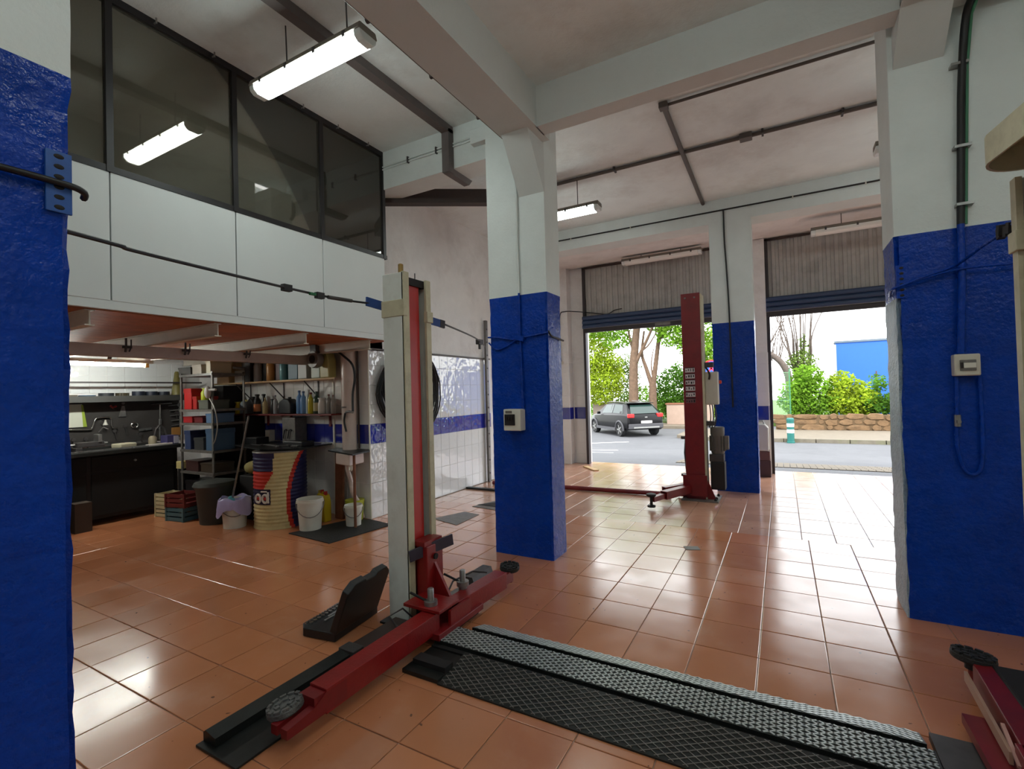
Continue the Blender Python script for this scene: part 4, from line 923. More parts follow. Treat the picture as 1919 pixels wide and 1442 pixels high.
for (x, y, w, h, l) in ((-6.1, 3.95, .26, .09, 'black plastic tray on the steel worktop'), (-5.25, 3.95, .34, .06, 'flat black box on the steel worktop near the sink')):
    tag(B(x-w/2, x+w/2, y-.09, y+.09, .9055, .905+h).build('tray', 'plastic', bevel=.008), l, 'tray')
tag(B(-6.32, -6.22, 4.22, 4.296, .906, 1.06).build('wall_plate', 'wplastic'), 'small white box against the tiled wall on the worktop', 'box')

# ---------------- sink, pipes
t = thing('sink', 'small ceramic sink on a board at the tiled corner', 'sink', (-4.72, 4.1, .8))
MB().prism([(-4.86, 4.06), (-4.22, 3.86), (-4.30, 4.20), (-4.42, 4.298), (-5.0, 4.298)], 'Z', .835, .85).build('board', 'darksteel', t)
b = MB(); o = [(-4.66, 4.0), (-4.34, 3.92), (-4.40, 4.2), (-4.66, 4.2)]; i_ = [(-4.83, 4.0), (-4.54, 3.94), (-4.49, 4.24), (-4.83, 4.24)]
b.prism(o, 'Z', .70, .834).build('basin', 'ceramic', t, bevel=.012)
MB().tube(smooth_path([(-4.5, 4.04, .70), (-4.5, 4.04, .62), (-4.48, 4.06, .5), (-4.47, 4.08, .35), (-4.5, 4.2, .2), (-4.52, 4.27, .02)]), .028, 10).build('drain_pipe', 'ceramic', t, smooth=50)
MB().tube(smooth_path([(-4.40, 3.98, .70), (-4.39, 3.97, .655), (-4.35, 3.95, .65), (-4.33, 3.94, .70)]), .014, 8).build('overflow_pipe', 'wplastic', t, smooth=50)
t = thing('wall_pipe', 'thick white pipe rising up the tiled wall behind the sink', 'pipe', (-4.64, 4.22, .86))
MB().cyl((-4.64, 4.205, .851), (-4.64, 4.205, 2.13), .088, n=18).build('pipe', 'ceramic', t, smooth=50)
MB().tube([(-4.54, 4.26, .86), (-4.54, 4.26, 2.1)], .012, 6).build('water_pipe', 'brownsteel', t)
MB().tube([(-4.75, 4.28, .92), (-4.75, 4.28, 2.1)], .010, 6).build('water_pipe', 'brownsteel', t)
t = thing('tap', 'wall tap with black hose above the sink', 'tap', (-4.55, 4.1, 1.3))
MB().tube([(-4.58, 4.1, 1.31), (-4.50, 4.08, 1.32), (-4.42, 4.06, 1.31)], .014, 8).build('spout', 'galv', t, smooth=50)
MB().lathe((-4.58, 4.07, 1.36), [(.0, 0), (.03, 0), (.03, .02), (.0, .02)], 10).build('handle', 'galv', t)
MB().tube(smooth_path([(-4.74, 4.1, 2.08), (-4.6, 4.08, 2.0), (-4.46, 4.1, 1.88), (-4.42, 4.1, 1.72), (-4.46, 4.1, 1.52), (-4.43, 4.07, 1.32)]), .014, 8).build('hose', 'cable', t, smooth=50)
MB().tube(smooth_path([(-4.57, 4.08, 1.3), (-4.59, 4.08, 1.2), (-4.56, 4.08, 1.08)]), .012, 8).build('hose', 'cable', t, smooth=50)
tag(MB().obox((-4.78, 4.16, .42), (.13, .03, .83), Matrix.Rotation(.03, 3, 'Y')).build('plank', 'oldwood'), 'brown plank propped under the sink board', 'plank')
tag(MB().cyl((-4.275, 3.93, .012), (-4.275, 3.93, .834), .016, n=8).build('prop', 'oldwood', smooth=50), 'thin wooden prop under the sink corner', 'prop')
# hose coil on the side wall
t = thing('hose_coil', 'thick black hose coil hung on the tiled side wall', 'hose', (-4.37, 5.0, 1.6))
r = random.Random(5)
for k in range(12):
    R0 = r.uniform(.45, .60); cz = 1.60-(R0-.45)*.5; cy = 5.0+r.uniform(-.04, .04); ph = r.uniform(0, 6); xo = -4.345-.006*(k % 4)
    MB().tube([(xo+.05*abs(math.sin(q)), cy+R0*math.cos(q)*(1+.04*math.sin(2*q+ph)), cz+R0*.92*math.sin(q)+.02*math.sin(3*q+ph)) for q in [2*PI*i/32 for i in range(32)]], .010 if k else .016, 6, closed=True).build('loop', 'cable', t, smooth=60)
for k in range(5):
    R0 = .42+.016*k; MB().tube([(-4.33+.012*k, 4.98+R0*math.cos(q), 1.62+R0*math.sin(q)) for q in [PI*.35+PI*1.0*i/20 for i in range(21)]], .02, 6).build('loop', 'rubber', t, smooth=60)
MB().cyl((-4.395, 4.98, 2.03), (-4.28, 4.98, 2.05), .014, n=8).build('hook', 'steel', t)
# ---------------- buckets, mat, mop
tag(MB().prism([(-4.80, 3.46), (-4.08, 3.40), (-3.98, 4.20), (-4.40, 4.27), (-4.62, 4.16)], 'Z', .001, .010).build('floor_mat', 'rubber'), 'dark rubber mat under the white buckets', 'mat')
def bucket(x, y, r, h, label, m='wplastic', z=.0):
    t = thing('bucket', label, 'bucket', (x, y, z))
    MB().lathe((x, y, z), [(r*.82, 0), (r*.97, h*.88), (r*1.05, h*.88), (r*1.05, h*.94), (r*1.0, h*.94), (r*1.02, h), (r*.95, h), (r*.9, h*.5), (r*.78, .01), (0, .01)], 28).build('shell', m, t, smooth=40)
    a0 = math.atan2(-y, -x)
    MB().tube([(x+r*1.06*math.cos(a0+PI/2-PI*i/12), y+r*1.06*math.sin(a0+PI/2-PI*i/12), z+h*.9-h*.45*math.sin(PI*i/12)) for i in range(13)], .005, 6).build('handle', 'galv', t)
    return t
bucket(-4.72, 3.68, .14, .345, 'large white bucket on the rubber mat beside the drum', z=.011)
bucket(-4.38, 4.0, .10, .235, 'small white bucket on the rubber mat under the sink', z=.011)
tag(MB().lathe((-4.55, 4.18, .012), [(.09, 0), (.11, .2), (.115, .24), (.0, .24)], 20).build('tub', pal(190, 196, 60), smooth=40), 'yellow green tub behind the small white bucket', 'tub')
bk = bucket(-5.68, 3.39, .145, .33, 'white bucket lined with a lilac bag beside the drum')
def bag():
    b = MB(); n = 30; r = random.Random(9); x, y = -5.68, 3.39
    prof = [(.118, .12), (.120, .22), (.128, .30), (.150, .345), (.168, .335), (.176, .28), (.18, .20)]
    for k, (rr, z) in enumerate(prof):
        for j in range(n):
            a = 2*PI*j/n; w = 1+(.05*math.sin(5*a+k)+.05*r.uniform(-1, 1))*(k/6); b.v.append(Vector((x+rr*w*math.cos(a), y+rr*w*math.sin(a), z-(.05*math.sin(3*a+1)+.03*r.random())*(k > 4)+.02*math.sin(4*a)*(k == 3))))
    for k in range(len(prof)-1):
        for j in range(n): b.f.append((k*n+j, k*n+(j+1) % n, (k+1)*n+(j+1) % n, (k+1)*n+j)); b.m.append(0)
    return b.build('bin_bag', mat('lilac_bag', C(176, 170, 214), .35, var=.08), bk, smooth=70, fix=False)
bag()
t = thing('mop', 'mop standing in the lilac lined bucket', 'mop', (-5.66, 3.42, .2))
MB().cyl((-5.72, 3.37, .25), (-5.49, 3.46, 1.30), .011, n=10).build('handle', 'galv', t)
MB().lathe((-5.72, 3.37, .27), [(.0, 0), (.05, 0), (.045, .04), (.02, .09), (.0, .09)], 12).build('head', pal(90, 170, 180), t, smooth=50)
for k, (x, y) in enumerate(((-4.98, 4.05), (-4.86, 4.0))):
    jug(x, y, .001, .11, .10, .36, (206, 178, 30), (180, 40, 30), ('yellow detergent jug behind the large white bucket on the drum side', 'yellow detergent jug behind the large white bucket on the sink side')[k])
# ---------------- workbench and tool board
t = thing('workbench', 'black workbench under the tool board', 'workbench', (-7.6, 2.6, 0))
B(-8.09, -7.28, .6, 3.66, .86, .905).build('top', 'darksteel', t, bevel=.004)
B(-8.05, -7.36, .65, 3.60, .08, .86).build('cabinet', 'void', t)  # solid black stands for the shade in the open space under the bench
for k in range(3):
    y = .7+.96*k
    d = B(-7.36, -7.345, y+.02, y+.93, .66, .84).build('drawer', mat('shade_black_drawer%d' % k, C(15, 14, 14), .8), t, bevel=.004)
    MB().cyl((-7.345, y+.47, .75), (-7.32, y+.47, .75), .014, n=10).build('knob', 'metal', d)
    B(-7.36, -7.347, y+.02, y+.93, .12, .63).build('door', mat('shade_black_door%d' % k, C(12, 11, 11), .8), t, bevel=.004)  # drawer and door fronts near-black, the underside's shade painted in
B(-7.34, -7.28, 2.30, 2.38, 0, .86).build('leg', 'steel', t)
tag(B(-7.27, -7.03, 2.06, 2.28, .001, .84).build('cardboard_panel', pal(110, 104, 86, .8)), 'tall greyish board box standing before the workbench end', 'box')
tag(B(-7.28, -7.12, 2.40, 2.56, .001, .34).build('carton', pal(70, 58, 50, .8)), 'low brown carton on the floor before the workbench', 'box')
pb = thing('tool_board', 'dark tool board with a shelf above the workbench', 'tool board', (-8.06, 2.6, .92))
B(-8.10, -8.06, .8, 3.98, .95, 1.52).build('panel', mat('charcoal_board', C(54, 50, 48), .7, var=.15, vscale=6), pb)
B(-8.10, -7.84, .8, 3.98, 1.555, 1.58).build('shelf', 'void', pb)
B(-7.845, -7.835, .8, 3.98, 1.51, 1.59).build('shelf_lip', mat('dark_lip', C(70, 70, 68), .6), pb)
XB = -8.05
def tool(label, parts, cat='tool', group=None, name='hand_tool'):
    t = thing(name, label, cat, parts[0][1].v[0].copy(), group)
    for nm, b, m in parts: b.build(nm, m, t, smooth=50)
    return t
tool('folded white and green paper sheet pinned to the tool board', [('sheet', MB().prism([(2.56, 1.19), (2.83, 1.19), (2.80, 1.49), (2.63, 1.49)], 'X', XB, XB+.006), pal(206, 206, 190)), ('green_edge', MB().prism([(2.81, 1.19), (2.85, 1.19), (2.81, 1.48), (2.79, 1.48)], 'X', XB+.001, XB+.009), pal(150, 170, 60))], 'paper', name='pinned_sheet')
tool('cranked chrome brace hung on the tool board', [('crank', MB().tube(smooth_path([(XB+.016, 2.63, 1.165), (XB+.016, 2.86, 1.15), (XB+.016, 2.90, 1.17), (XB+.016, 2.93, 1.27), (XB+.016, 2.97, 1.30), (XB+.016, 3.08, 1.30), (XB+.016, 3.11, 1.27), (XB+.016, 3.12, 1.16), (XB+.016, 3.18, 1.14)]), .010, 8), 'chrome')], name='brace')
tool('red handled pliers hung on the tool board', [('handle', MB().tube([(XB+.02, 3.10, 1.46), (XB+.02, 3.13, 1.43), (XB+.02, 3.17, 1.45)], .014, 6), pal(160, 40, 36)), ('jaws', MB().cyl((XB+.02, 3.14, 1.44), (XB+.02, 3.14, 1.40), .012), 'steel')], name='pliers')
tool('grey tin snips hung on the tool board', [('blade', MB().prism([(3.20, 1.30), (3.24, 1.45), (3.27, 1.45), (3.29, 1.30)], 'X', XB, XB+.012), 'metal'), ('pivot', MB().ell((XB+.02, 3.25, 1.49), (.012, .02, .02)), 'metal')], name='tin_snips')
tool('chrome ring clamp hung on the tool board', [('ring', MB().tube([(XB+.02, 3.38+.04*math.cos(q), 1.17+.035*math.sin(q)) for q in [2*PI*i/16 for i in range(16)]], .008, 6, closed=True), 'chrome')], name='ring_clamp')
tool('chrome T handle wrench hung on the tool board', [('shaft', MB().cyl((XB+.03, 3.70, 1.45), (XB+.03, 3.70, 1.16), .010, n=8), 'chrome'), ('handle', MB().cyl((XB+.03, 3.58, 1.465), (XB+.03, 3.86, 1.475), .010, n=8), 'chrome'), ('socket', MB().cyl((XB+.03, 3.70, 1.24), (XB+.03, 3.70, 1.16), .016, n=10), 'metal')], name='wrench')
tool('steel scraper lying on a peg of the tool board', [('blade', MB().prism([(3.44, 1.08), (3.70, 1.10), (3.62, 1.125), (3.44, 1.115)], 'X', XB, XB+.012), 'metal'), ('peg', MB().cyl((XB, 3.5, 1.09), (XB+.05, 3.5, 1.09), .008), 'steel')], name='scraper')
tool('white funnel hung below the cranked brace', [('cone', MB().lathe((XB+.085, 3.02, 1.20), [(.03, 0), (.012, .05), (.008, .07)], 12), pal(190, 186, 176)), ('peg', MB().cyl((XB, 3.02, 1.275), (XB+.085, 3.02, 1.27), .006), 'steel')], name='funnel')
r = random.Random(21)
for k in range(10):
    y = 2.55+.15*k+r.uniform(-.03, .03); z = r.uniform(1.0, 1.42)
    if 2.6 < y < 2.95 and z > 1.15: z = 1.02
    tool('dark spanner hung on the tool board', [('shaft', MB().bar((XB+.012, y, z), (XB+.012, y+.02, z-.11), .016, .01), 'steel'), ('head', MB().lathe((XB+.006, y, z+.01), [(.012, 0), (.024, 0), (.024, .012), (.012, .012)], 10, axis='X'), 'steel')], group='dark spanners on the tool board', name='spanner')
for k in range(5):
    y = 3.82+.01*k; z = 1.43-.075*k
    tool('steel ring spanner in the column at the end of the tool board', [('shaft', MB().bar((XB+.02, y, z), (XB+.02, y+.14, z+.01), .02, .012), 'metal'), ('head', MB().lathe((XB+.015, y+.15, z+.01), [(.012, 0), (.03, 0), (.03, .012), (.012, .012)], 10, axis='X'), 'metal')], group='ring spanners at the board end', name='spanner')
tag(B(XB, XB+.03, 3.86, 3.99, .98, 1.10).build('brush', pal(170, 120, 60), bevel=.004), 'amber brush hung at the end of the tool board', 'brush')
# on the board's shelf
tag(MB().cyl((-7.96, 3.03, 1.581), (-7.96, 3.03, 1.63), .085, n=18).build('tin', pal(40, 44, 50), smooth=40), 'low black tin on the tool shelf', 'tin')
tag(MB().cyl((-7.95, 2.82, 1.581), (-7.95, 2.82, 1.605), .09, n=18).build('dish', pal(52, 76, 96), smooth=40), 'flat blue dish on the tool shelf', 'dish')
t = thing('sprocket', 'toothed rusty sprocket on the tool shelf', 'sprocket', (-7.95, 3.22, 1.581))
MB().cyl((-7.98, 3.22, 1.581), (-7.98, 3.22, 1.63), .06, n=18).build('disc', pal(70, 62, 44), t)
for k in range(9): MB().obox((-7.98+.066*math.cos(k*.7), 3.22+.066*math.sin(k*.7), 1.605), (.02, .02, .05), Matrix.Rotation(k*.7, 3, 'Z')).build('tooth', pal(70, 62, 44), t)
for k, y in enumerate((3.40, 3.56, 3.72)): tag(MB().cyl((-7.95, y, 1.581), (-7.95, y, 1.65-.004*k), .075, n=18).build('oil_filter', pal(32, 38, 52), smooth=40), 'dark blue filter can on the tool shelf', 'filter', 'filter cans on the tool shelf')
t = thing('marker_cone', 'tall olive cone standing on the tool shelf', 'cone', (-7.95, 3.90, 1.581))
MB().lathe((-7.95, 3.90, 1.581), [(.075, 0), (.03, .34), (.02, .36), (0, .36)], 16).build('cone', pal(120, 112, 60), t, smooth=40)
tag(B(-8.0, -7.88, 2.3, 2.7, 1.581, 1.61).build('file', pal(80, 72, 60)), 'flat rusty file box on the tool shelf', 'box')
# on the bench
r = random.Random(33)
BZ = .906
for k in range(9):
    y = 2.40+.10*k; x = -7.42+r.uniform(-.03, .05)
    tool('steel spanner strewn along the workbench edge', [('shaft', MB().bar((x, y, BZ+.008), (x+r.uniform(-.06, .06), y+.16, BZ+.01), .02, .014), 'metal'), ('head', MB().lathe((x, y, BZ), [(.012, 0), (.026, 0), (.026, .016), (.012, .016)], 10), 'metal')], group='spanners on the workbench edge', name='spanner')
tag(MB().obox((-7.55, 3.06, BZ+.03), (.16, .22, .06), Matrix.Rotation(.3, 3, 'Z')).build('rag', pal(176, 170, 146, .9), bevel=.015), 'pale folded rag on the workbench', 'rag')
tag(MB().obox((-7.40, 3.40, BZ+.012), (.08, .3, .022), Matrix.Rotation(.12, 3, 'Z')).build('paper_pad', pal(224, 220, 212)), 'white paper pad on the workbench edge', 'paper')
t = thing('bench_vice', 'old metal vice on the workbench', 'vice', (-7.6, 2.66, BZ))
MB().box(-7.68, -7.52, 2.55, 2.62, BZ, BZ+.05).box(-7.66, -7.54, 2.57, 2.85, BZ+.05, BZ+.11).build('body', 'steel', t, bevel=.006)
MB().box(-7.67, -7.53, 2.78, 2.82, BZ+.1, BZ+.20).build('jaw', 'metal', t, bevel=.004); MB().cyl((-7.6, 2.45, BZ+.08), (-7.6, 2.9, BZ+.08), .014).build('screw', 'metal', t)
MB().tube([(-7.62, 2.82, BZ+.22), (-7.6, 2.86, BZ+.28), (-7.58, 2.9, BZ+.25)], .012, 6).build('lever', 'steel', t)
tag(MB().lathe((-7.62, 3.42, BZ), [(.05, 0), (.05, .09), (.03, .12), (.0, .12)], 14).build('oil_can', pal(150, 140, 116), smooth=45), 'beige oil can on the workbench', 'can')
t = thing('gear_puller', 'dark upright puller tool standing on the workbench', 'tool', (-7.75, 3.55, BZ))
MB().tube([(-7.75, 3.48, BZ), (-7.75, 3.52, BZ+.2), (-7.75, 3.57, BZ+.26)], .014, 6).build('arm', 'steel', t); MB().tube([(-7.75, 3.68, BZ), (-7.75, 3.63, BZ+.2), (-7.75, 3.57, BZ+.26)], .014, 6).build('arm', 'steel', t)
MB().cyl((-7.75, 3.57, BZ+.05), (-7.75, 3.57, BZ+.34), .010).build('spindle', 'metal', t)
t = thing('parts_box', 'purple and blue parts carton at the end of the workbench', 'box', (-7.5, 3.56, BZ)); B(-7.58, -7.40, 3.50, 3.64, BZ, BZ+.12).build('body', pal(70, 66, 110), t); B(-7.40, -7.392, 3.58, 3.64, BZ+.01, BZ+.11).build('flap', pal(190, 186, 200), t)
# ---------------- slotted rack
t = thing('storage_rack', 'grey slotted steel rack crammed with parts beside the workbench', 'rack', (-6.8, 3.75, 0))
for x in (-7.16, -6.42):
    for y in (3.56, 3.98): MB().box(x-.018, x+.018, y-.002, y+.002, 0, 1.87).box(x-.018, x-.014, y-.002, y+.03, 0, 1.87).build('upright', 'galv', t)
RZ = [1.85, 1.38, 1.20, .84, .55, .2]
for z in RZ: B(-7.18, -6.40, 3.55, 4.0, z-.03, z).build('shelf', 'galv', t)
t2 = [(-7.1, 1.85, .30, .10, (60, 54, 46), 'dark tray of scrap on top of the storage rack'), (-6.80, 1.85, .22, .12, (190, 180, 165), 'crumpled pale packet on top of the storage rack'), (-6.53, 1.85, .1, .16, (200, 190, 160), 'upright cream carton on top of the storage rack'),
      (-7.03, 1.38, .18, .28, (190, 30, 30), 'bright red parts box on the storage rack'), (-6.86, 1.38, .09, .17, (170, 26, 24), 'narrow red can on the storage rack'), (-6.66, 1.38, .22, .12, (86, 90, 80), 'grey green box under the yellow bottle'),
      (-7.04, 1.20, .22, .08, (160, 34, 40), 'low red box on the second rack shelf'), (-6.78, 1.20, .2, .07, (100, 30, 34), 'dark red flat box on the second rack shelf'), (-6.52, 1.20, .16, .12, (90, 120, 156), 'blue grey carton on the second rack shelf'),
      (-7.05, .84, .14, .25, (50, 64, 100), 'dark blue carton on the third rack shelf'), (-6.52, .84, .18, .28, (66, 92, 120), 'steel blue carton on the third rack shelf'), (-6.78, .84, .22, .16, (56, 58, 60), 'grey drill case on the third rack shelf'),
      (-6.95, .55, .3, .14, (70, 48, 46), 'brown tray of parts on the fourth rack shelf'), (-6.6, .55, .28, .12, (70, 60, 50), 'taupe tray of parts on the fourth rack shelf'),
      (-6.98, .2, .28, .22, (34, 32, 34), 'black plastic crate on the lowest rack shelf'), (-6.62, .2, .28, .16, (46, 44, 42), 'charcoal parts bin on the lowest rack shelf')]
for (x, z, w, h, c, l) in t2:
    tt = thing('parts_box', l, 'box', (x, 3.7, z)); B(x-w/2, x+w/2, 3.58, 3.86, z, z+h).build('body', pal(*c), tt, bevel=.006); B(x-w/2-.004, x+w/2+.004, 3.576, 3.864, z+h*.8, z+h+.002).build('lid', pal(*[max(0, q-8) for q in c]), tt)
bottle(-6.72, 3.64, 1.50, .16, .05, (190, 200, 30), (200, 210, 60), 'yellow green bottle on top of the grey green box', neck=.6)
tag(MB().obox((-7.25, 3.68, .62), (.12, .24, .1)).build('cream_tray', pal(206, 190, 130), bevel=.006), 'small cream tray beside the rack', 'tray')
tag(B(-7.26, -7.18, 3.56, 3.8, .0, .57).build('dark_stand', 'void'), 'narrow black stand beside the rack', 'stand')
t = thing('wire_bundle', 'bundle of bright wires hung on the rack corner', 'cable', (-6.42, 3.5, 1.6))
MB().ell((-6.44, 3.52, 1.60), (.05, .04, .08)).build('knot', pal(190, 186, 180), t, smooth=60); MB().tube([(-6.40, 3.52, 1.63), (-6.26, 3.52, 1.63)], .016, 6).build('clip', pal(180, 178, 176), t)
MB().tube(smooth_path([(-6.40, 3.52, 1.52), (-6.26, 3.5, 1.4), (-6.20, 3.5, 1.2), (-6.24, 3.5, 1.02), (-6.3, 3.5, .94)]), .008, 6).build('loose_wire', pal(150, 146, 140), t)
tag(MB().box(-7.2, -6.44, 4.02, 4.297, .001, 1.25).box(-7.2, -6.96, 4.02, 4.297, 1.25, 1.70).build('dark_cabinet', 'void'), 'tall black cabinet between the rack and the drum', 'cabinet')
# ---------------- crates and bins on the floor
def crate(x, y, z, w, d, h, c, label, rot=0.0):
    t = local('crate', label, 'crate'); m = pal(*c)
    B(-w/2, w/2, -d/2, d/2, 0, .012).build('bottom', m, t)
    for s in (-1, 1):
        for k in range(3): B(-w/2, w/2, s*d/2-.006, s*d/2+.006, .01+k*h/3, .01+k*h/3+h*.24).build('slat', m, t)
        for k in range(3): B(s*w/2-.006, s*w/2+.006, -d/2, d/2, .01+k*h/3, .01+k*h/3+h*.24).build('slat', m, t)
    for a in (-1, 1):
        for b_ in (-1, 1): B(a*w/2-.012, a*w/2+.012, b_*d/2-.012, b_*d/2+.012, 0, h).build('corner_post', m, t)
    t.location = (x, y, z); t.rotation_euler.z = rot; return t
crate(-7.06, 3.37, .0, .26, .22, .15, (190, 178, 140), 'cream plastic crate on the floor, lower one of its stack', .1)
crate(-7.06, 3.37, .152, .26, .22, .15, (196, 184, 146), 'cream plastic crate stacked on another cream crate', .1)
crate(-6.66, 3.33, .0, .30, .24, .17, (70, 106, 116), 'teal plastic crate on the floor before the rack', .15)
crate(-6.66, 3.33, .172, .30, .24, .17, (104, 42, 40), 'dark red plastic crate stacked on the teal crate', .22)
t = thing('waste_bin', 'dark green grey waste bin with a bag before the rack', 'bin', (-6.2, 3.35, 0))
MB().lathe((-6.13, 3.42, 0), [(.17, 0), (.21, .42), (.24, .46), (.22, .50), (.12, .52), (0, .5)], 20).build('body', pal(50, 54, 50, .6), t, smooth=50)
tag(MB().ell((-5.88, 3.78, .63), (.15, .12, .085)).build('chamois_roll', pal(150, 138, 84, .8), smooth=60), 'rolled khaki chamois lying on the black stand', 'cloth')
tag(B(-6.02, -5.72, 3.66, 3.92, .001, .54).build('dark_stand', 'void', bevel=.01), 'low black stand behind the mop bucket', 'stand')
# ---------------- floor patches, canisters by the door
tag(MB().prism([(-3.72, 4.62), (-3.28, 4.5), (-3.3, 5.0), (-3.55, 5.05)], 'Z', .0012, .004).build('steel_cover', 'galv'), 'thin grey steel cover plate on the floor before the column', 'cover plate')
t = thing('drain_cover', 'lifted drain cover with a dark gap before the column', 'drain', (-3.4, 5.5, 0))
MB().prism([(-3.62, 5.32), (-3.05, 5.25), (-2.95, 5.65), (-3.5, 5.72)], 'Z', .0012, .006).build('plate', 'galv', t); MB().prism([(-3.6, 5.42), (-3.2, 5.4), (-3.15, 5.6), (-3.45, 5.62)], 'Z', .006, .011).build('gap', 'void', t)
tag(MB().obox((-.78, 4.75, .003), (.13, .1, .003), Matrix.Rotation(.4, 3, 'Z')).build('cement_patch', pal(140, 138, 132, .8)), 'small grey cement patch on the floor tiles', 'patch')
t = thing('jerrycan', 'white jerrycan standing on a brown box by the door pier', 'jerrycan', (-.35, 9.05, .4))
MB().prism([(-.46, .42), (-.22, .42), (-.22, .80), (-.27, .86), (-.42, .86), (-.46, .80)], 'Y', 8.93, 9.15).build('body', pal(190, 190, 182), t, bevel=.02); MB().tube([(-.40, 9.04, .85), (-.38, 9.04, .91), (-.30, 9.04, .91), (-.28, 9.04, .85)], .014, 6).build('handle', pal(150, 150, 146), t); MB().cyl((-.43, 9.04, .85), (-.43, 9.04, .89), .025).build('cap', pal(90, 90, 90), t)
t = thing('brown_box', 'dark brown box under the white jerrycan', 'box', (-.35, 9.05, 0)); B(-.49, -.20, 8.92, 9.18, .001, .27).build('lower', pal(70, 46, 40), t, bevel=.006); B(-.48, -.21, 8.93, 9.17, .27, .418).build('upper', pal(100, 68, 58), t, bevel=.006)
t = thing('wall_cable', 'black cable loop on the tiled pier by the first roller door', 'cable', (-3.9, 9.15, 2.5))
MB().tube(smooth_path([(-3.95, 9.18, 2.1), (-3.97, 9.18, 2.6), (-3.95, 9.18, 3.05), (-3.85, 9.19, 3.12), (-3.6, 9.25, 3.1), (-3.3, 9.3, 3.05), (-3.0, 9.32, 3.0), (-2.85, 9.33, 3.06), (-2.7, 9.34, 3.08)]), .010, 6).build('run', 'cable', t)
B(-3.99, -3.91, 9.17, 9.2, 2.04, 2.1).build('socket', 'beige', t)
# ================================================================ OUTSIDE
def gz(y): return 0.0 if y < 9.62 else -.6*min(1.0, (y-9.62)/7.4)
M['asphalt'] = mat('asphalt', C(84, 85, 89), .8, var=.08, vscale=3, bump=.3, bscale=60, dirt=C(66, 66, 69), dirt_amt=.4, dirt_scale=.8)
M['pave'] = mat('pavement_concrete', C(106, 97, 84), .85, var=.1, vscale=4, bump=.3, bscale=40)
M['kerb'] = mat('kerb_stone', C(104, 98, 86), .85, var=.15, vscale=6, dirt=C(84, 96, 50), dirt_amt=.5, dirt_scale=2)
M['earth'] = mat('rough_grass', C(74, 98, 40), .9, var=.3, vscale=3)
M['stone'] = mat('wall_stone', C(106, 82, 56), .9, var=.25, vscale=5, bump=.8, bscale=14, dirt=C(68, 56, 40), dirt_amt=.6, dirt_scale=3)
M['bark'] = mat('tree_bark', C(98, 78, 62), .9, var=.25, vscale=8, bump=.6, bscale=20)
M['bark2'] = mat('bare_twig_bark', C(84, 74, 68), .9, var=.2, vscale=8)
def leafmat(name, col, tr=.45):
    m = bpy.data.materials.new(name); m.use_nodes = True; nt = m.node_tree; nt.nodes.clear(); L = nt.links.new
    out = nt.nodes.new('ShaderNodeOutputMaterial'); d = nt.nodes.new('ShaderNodeBsdfDiffuse'); q = nt.nodes.new('ShaderNodeBsdfTranslucent')
    g = nt.nodes.new('ShaderNodeNewGeometry'); n = nt.nodes.new('ShaderNodeTexNoise'); n.inputs['Scale'].default_value = 1.7; L(g.outputs['Position'], n.inputs['Vector'])
    mx = nt.nodes.new('ShaderNodeMix'); mx.data_type = 'RGBA'; mr = nt.nodes.new('ShaderNodeMapRange'); mr.inputs[1].default_value = .35; mr.inputs[2].default_value = .65
    L(n.outputs['Fac'], mr.inputs[0]); L(mr.outputs[0], mx.inputs[0])
    mx.inputs[6].default_value = tuple(c*.6 for c in col[:3])+(1,); mx.inputs[7].default_value = tuple(min(1, c*1.35) for c in col[:3])+(1,)
    L(mx.outputs[2], d.inputs[0]); L(mx.outputs[2], q.inputs[0])
    s = nt.nodes.new('ShaderNodeMixShader'); s.inputs[0].default_value = tr; L(d.outputs[0], s.inputs[1]); L(q.outputs[0], s.inputs[2]); L(s.outputs[0], out.inputs[0]); return m
M['leafA'] = leafmat('fresh_leaf', C(118, 158, 52)); M['leafB'] = leafmat('yellow_leaf', C(150, 170, 52)); M['leafC'] = leafmat('deep_leaf', C(86, 126, 46)); M['leafD'] = leafmat('ivy_leaf', C(108, 130, 64))
b = MB(); ys = [9.62, 17.02, 70]
b.add([(-60, 9.62, -.001), (60, 9.62, -.001), (60, 17.02, -.6), (-60, 17.02, -.6), (60, 70, -.6), (-60, 70, -.6)], [(0, 1, 2, 3), (3, 2, 4, 5)])
struct(b.build('road', 'asphalt'), 'grey asphalt road outside the garage')
b = MB()
for k in range(60):
    for j in range(5):
        x = -2.0+.11*k; y = 10.55+.22*j
        if k % 1 == 0: b.box(x, x+.10, y, y+.2, gz(y)-.03, gz(y)+.012)
tag(struct(b.build('pavement_setts', M['pave'], fix=False), 'strip of paving setts outside the second roller door'), kind='stuff')
struct(MB().prism([(-3.2, 20.4), (60, 20.4), (60, 24.4), (-3.2, 24.4), (-3.9, 23), (-3.9, 21)], 'Z', -.75, -.47).build('pavement', 'pave'), 'pavement in front of the stone garden wall')
struct(MB().prism([(-60, 25.6), (-3.9, 25.6), (-3.9, 30), (-60, 30)], 'Z', -.75, -.46).build('pavement', 'pave'), 'pavement behind the parked car')
for k in range(10):
    x = -3.0+1.0*k; tag(B(x, x+.97, 20.27, 20.4, -.75, -.465).build('kerb_stone', 'kerb'), 'weathered kerb stone along the pavement', 'kerb', 'kerb stones along the road')['kind'] = 'structure'
struct(B(-60, 60, 28, 70, -.7, -.40).build('ground', 'earth'), 'rough grass beyond the pavement')
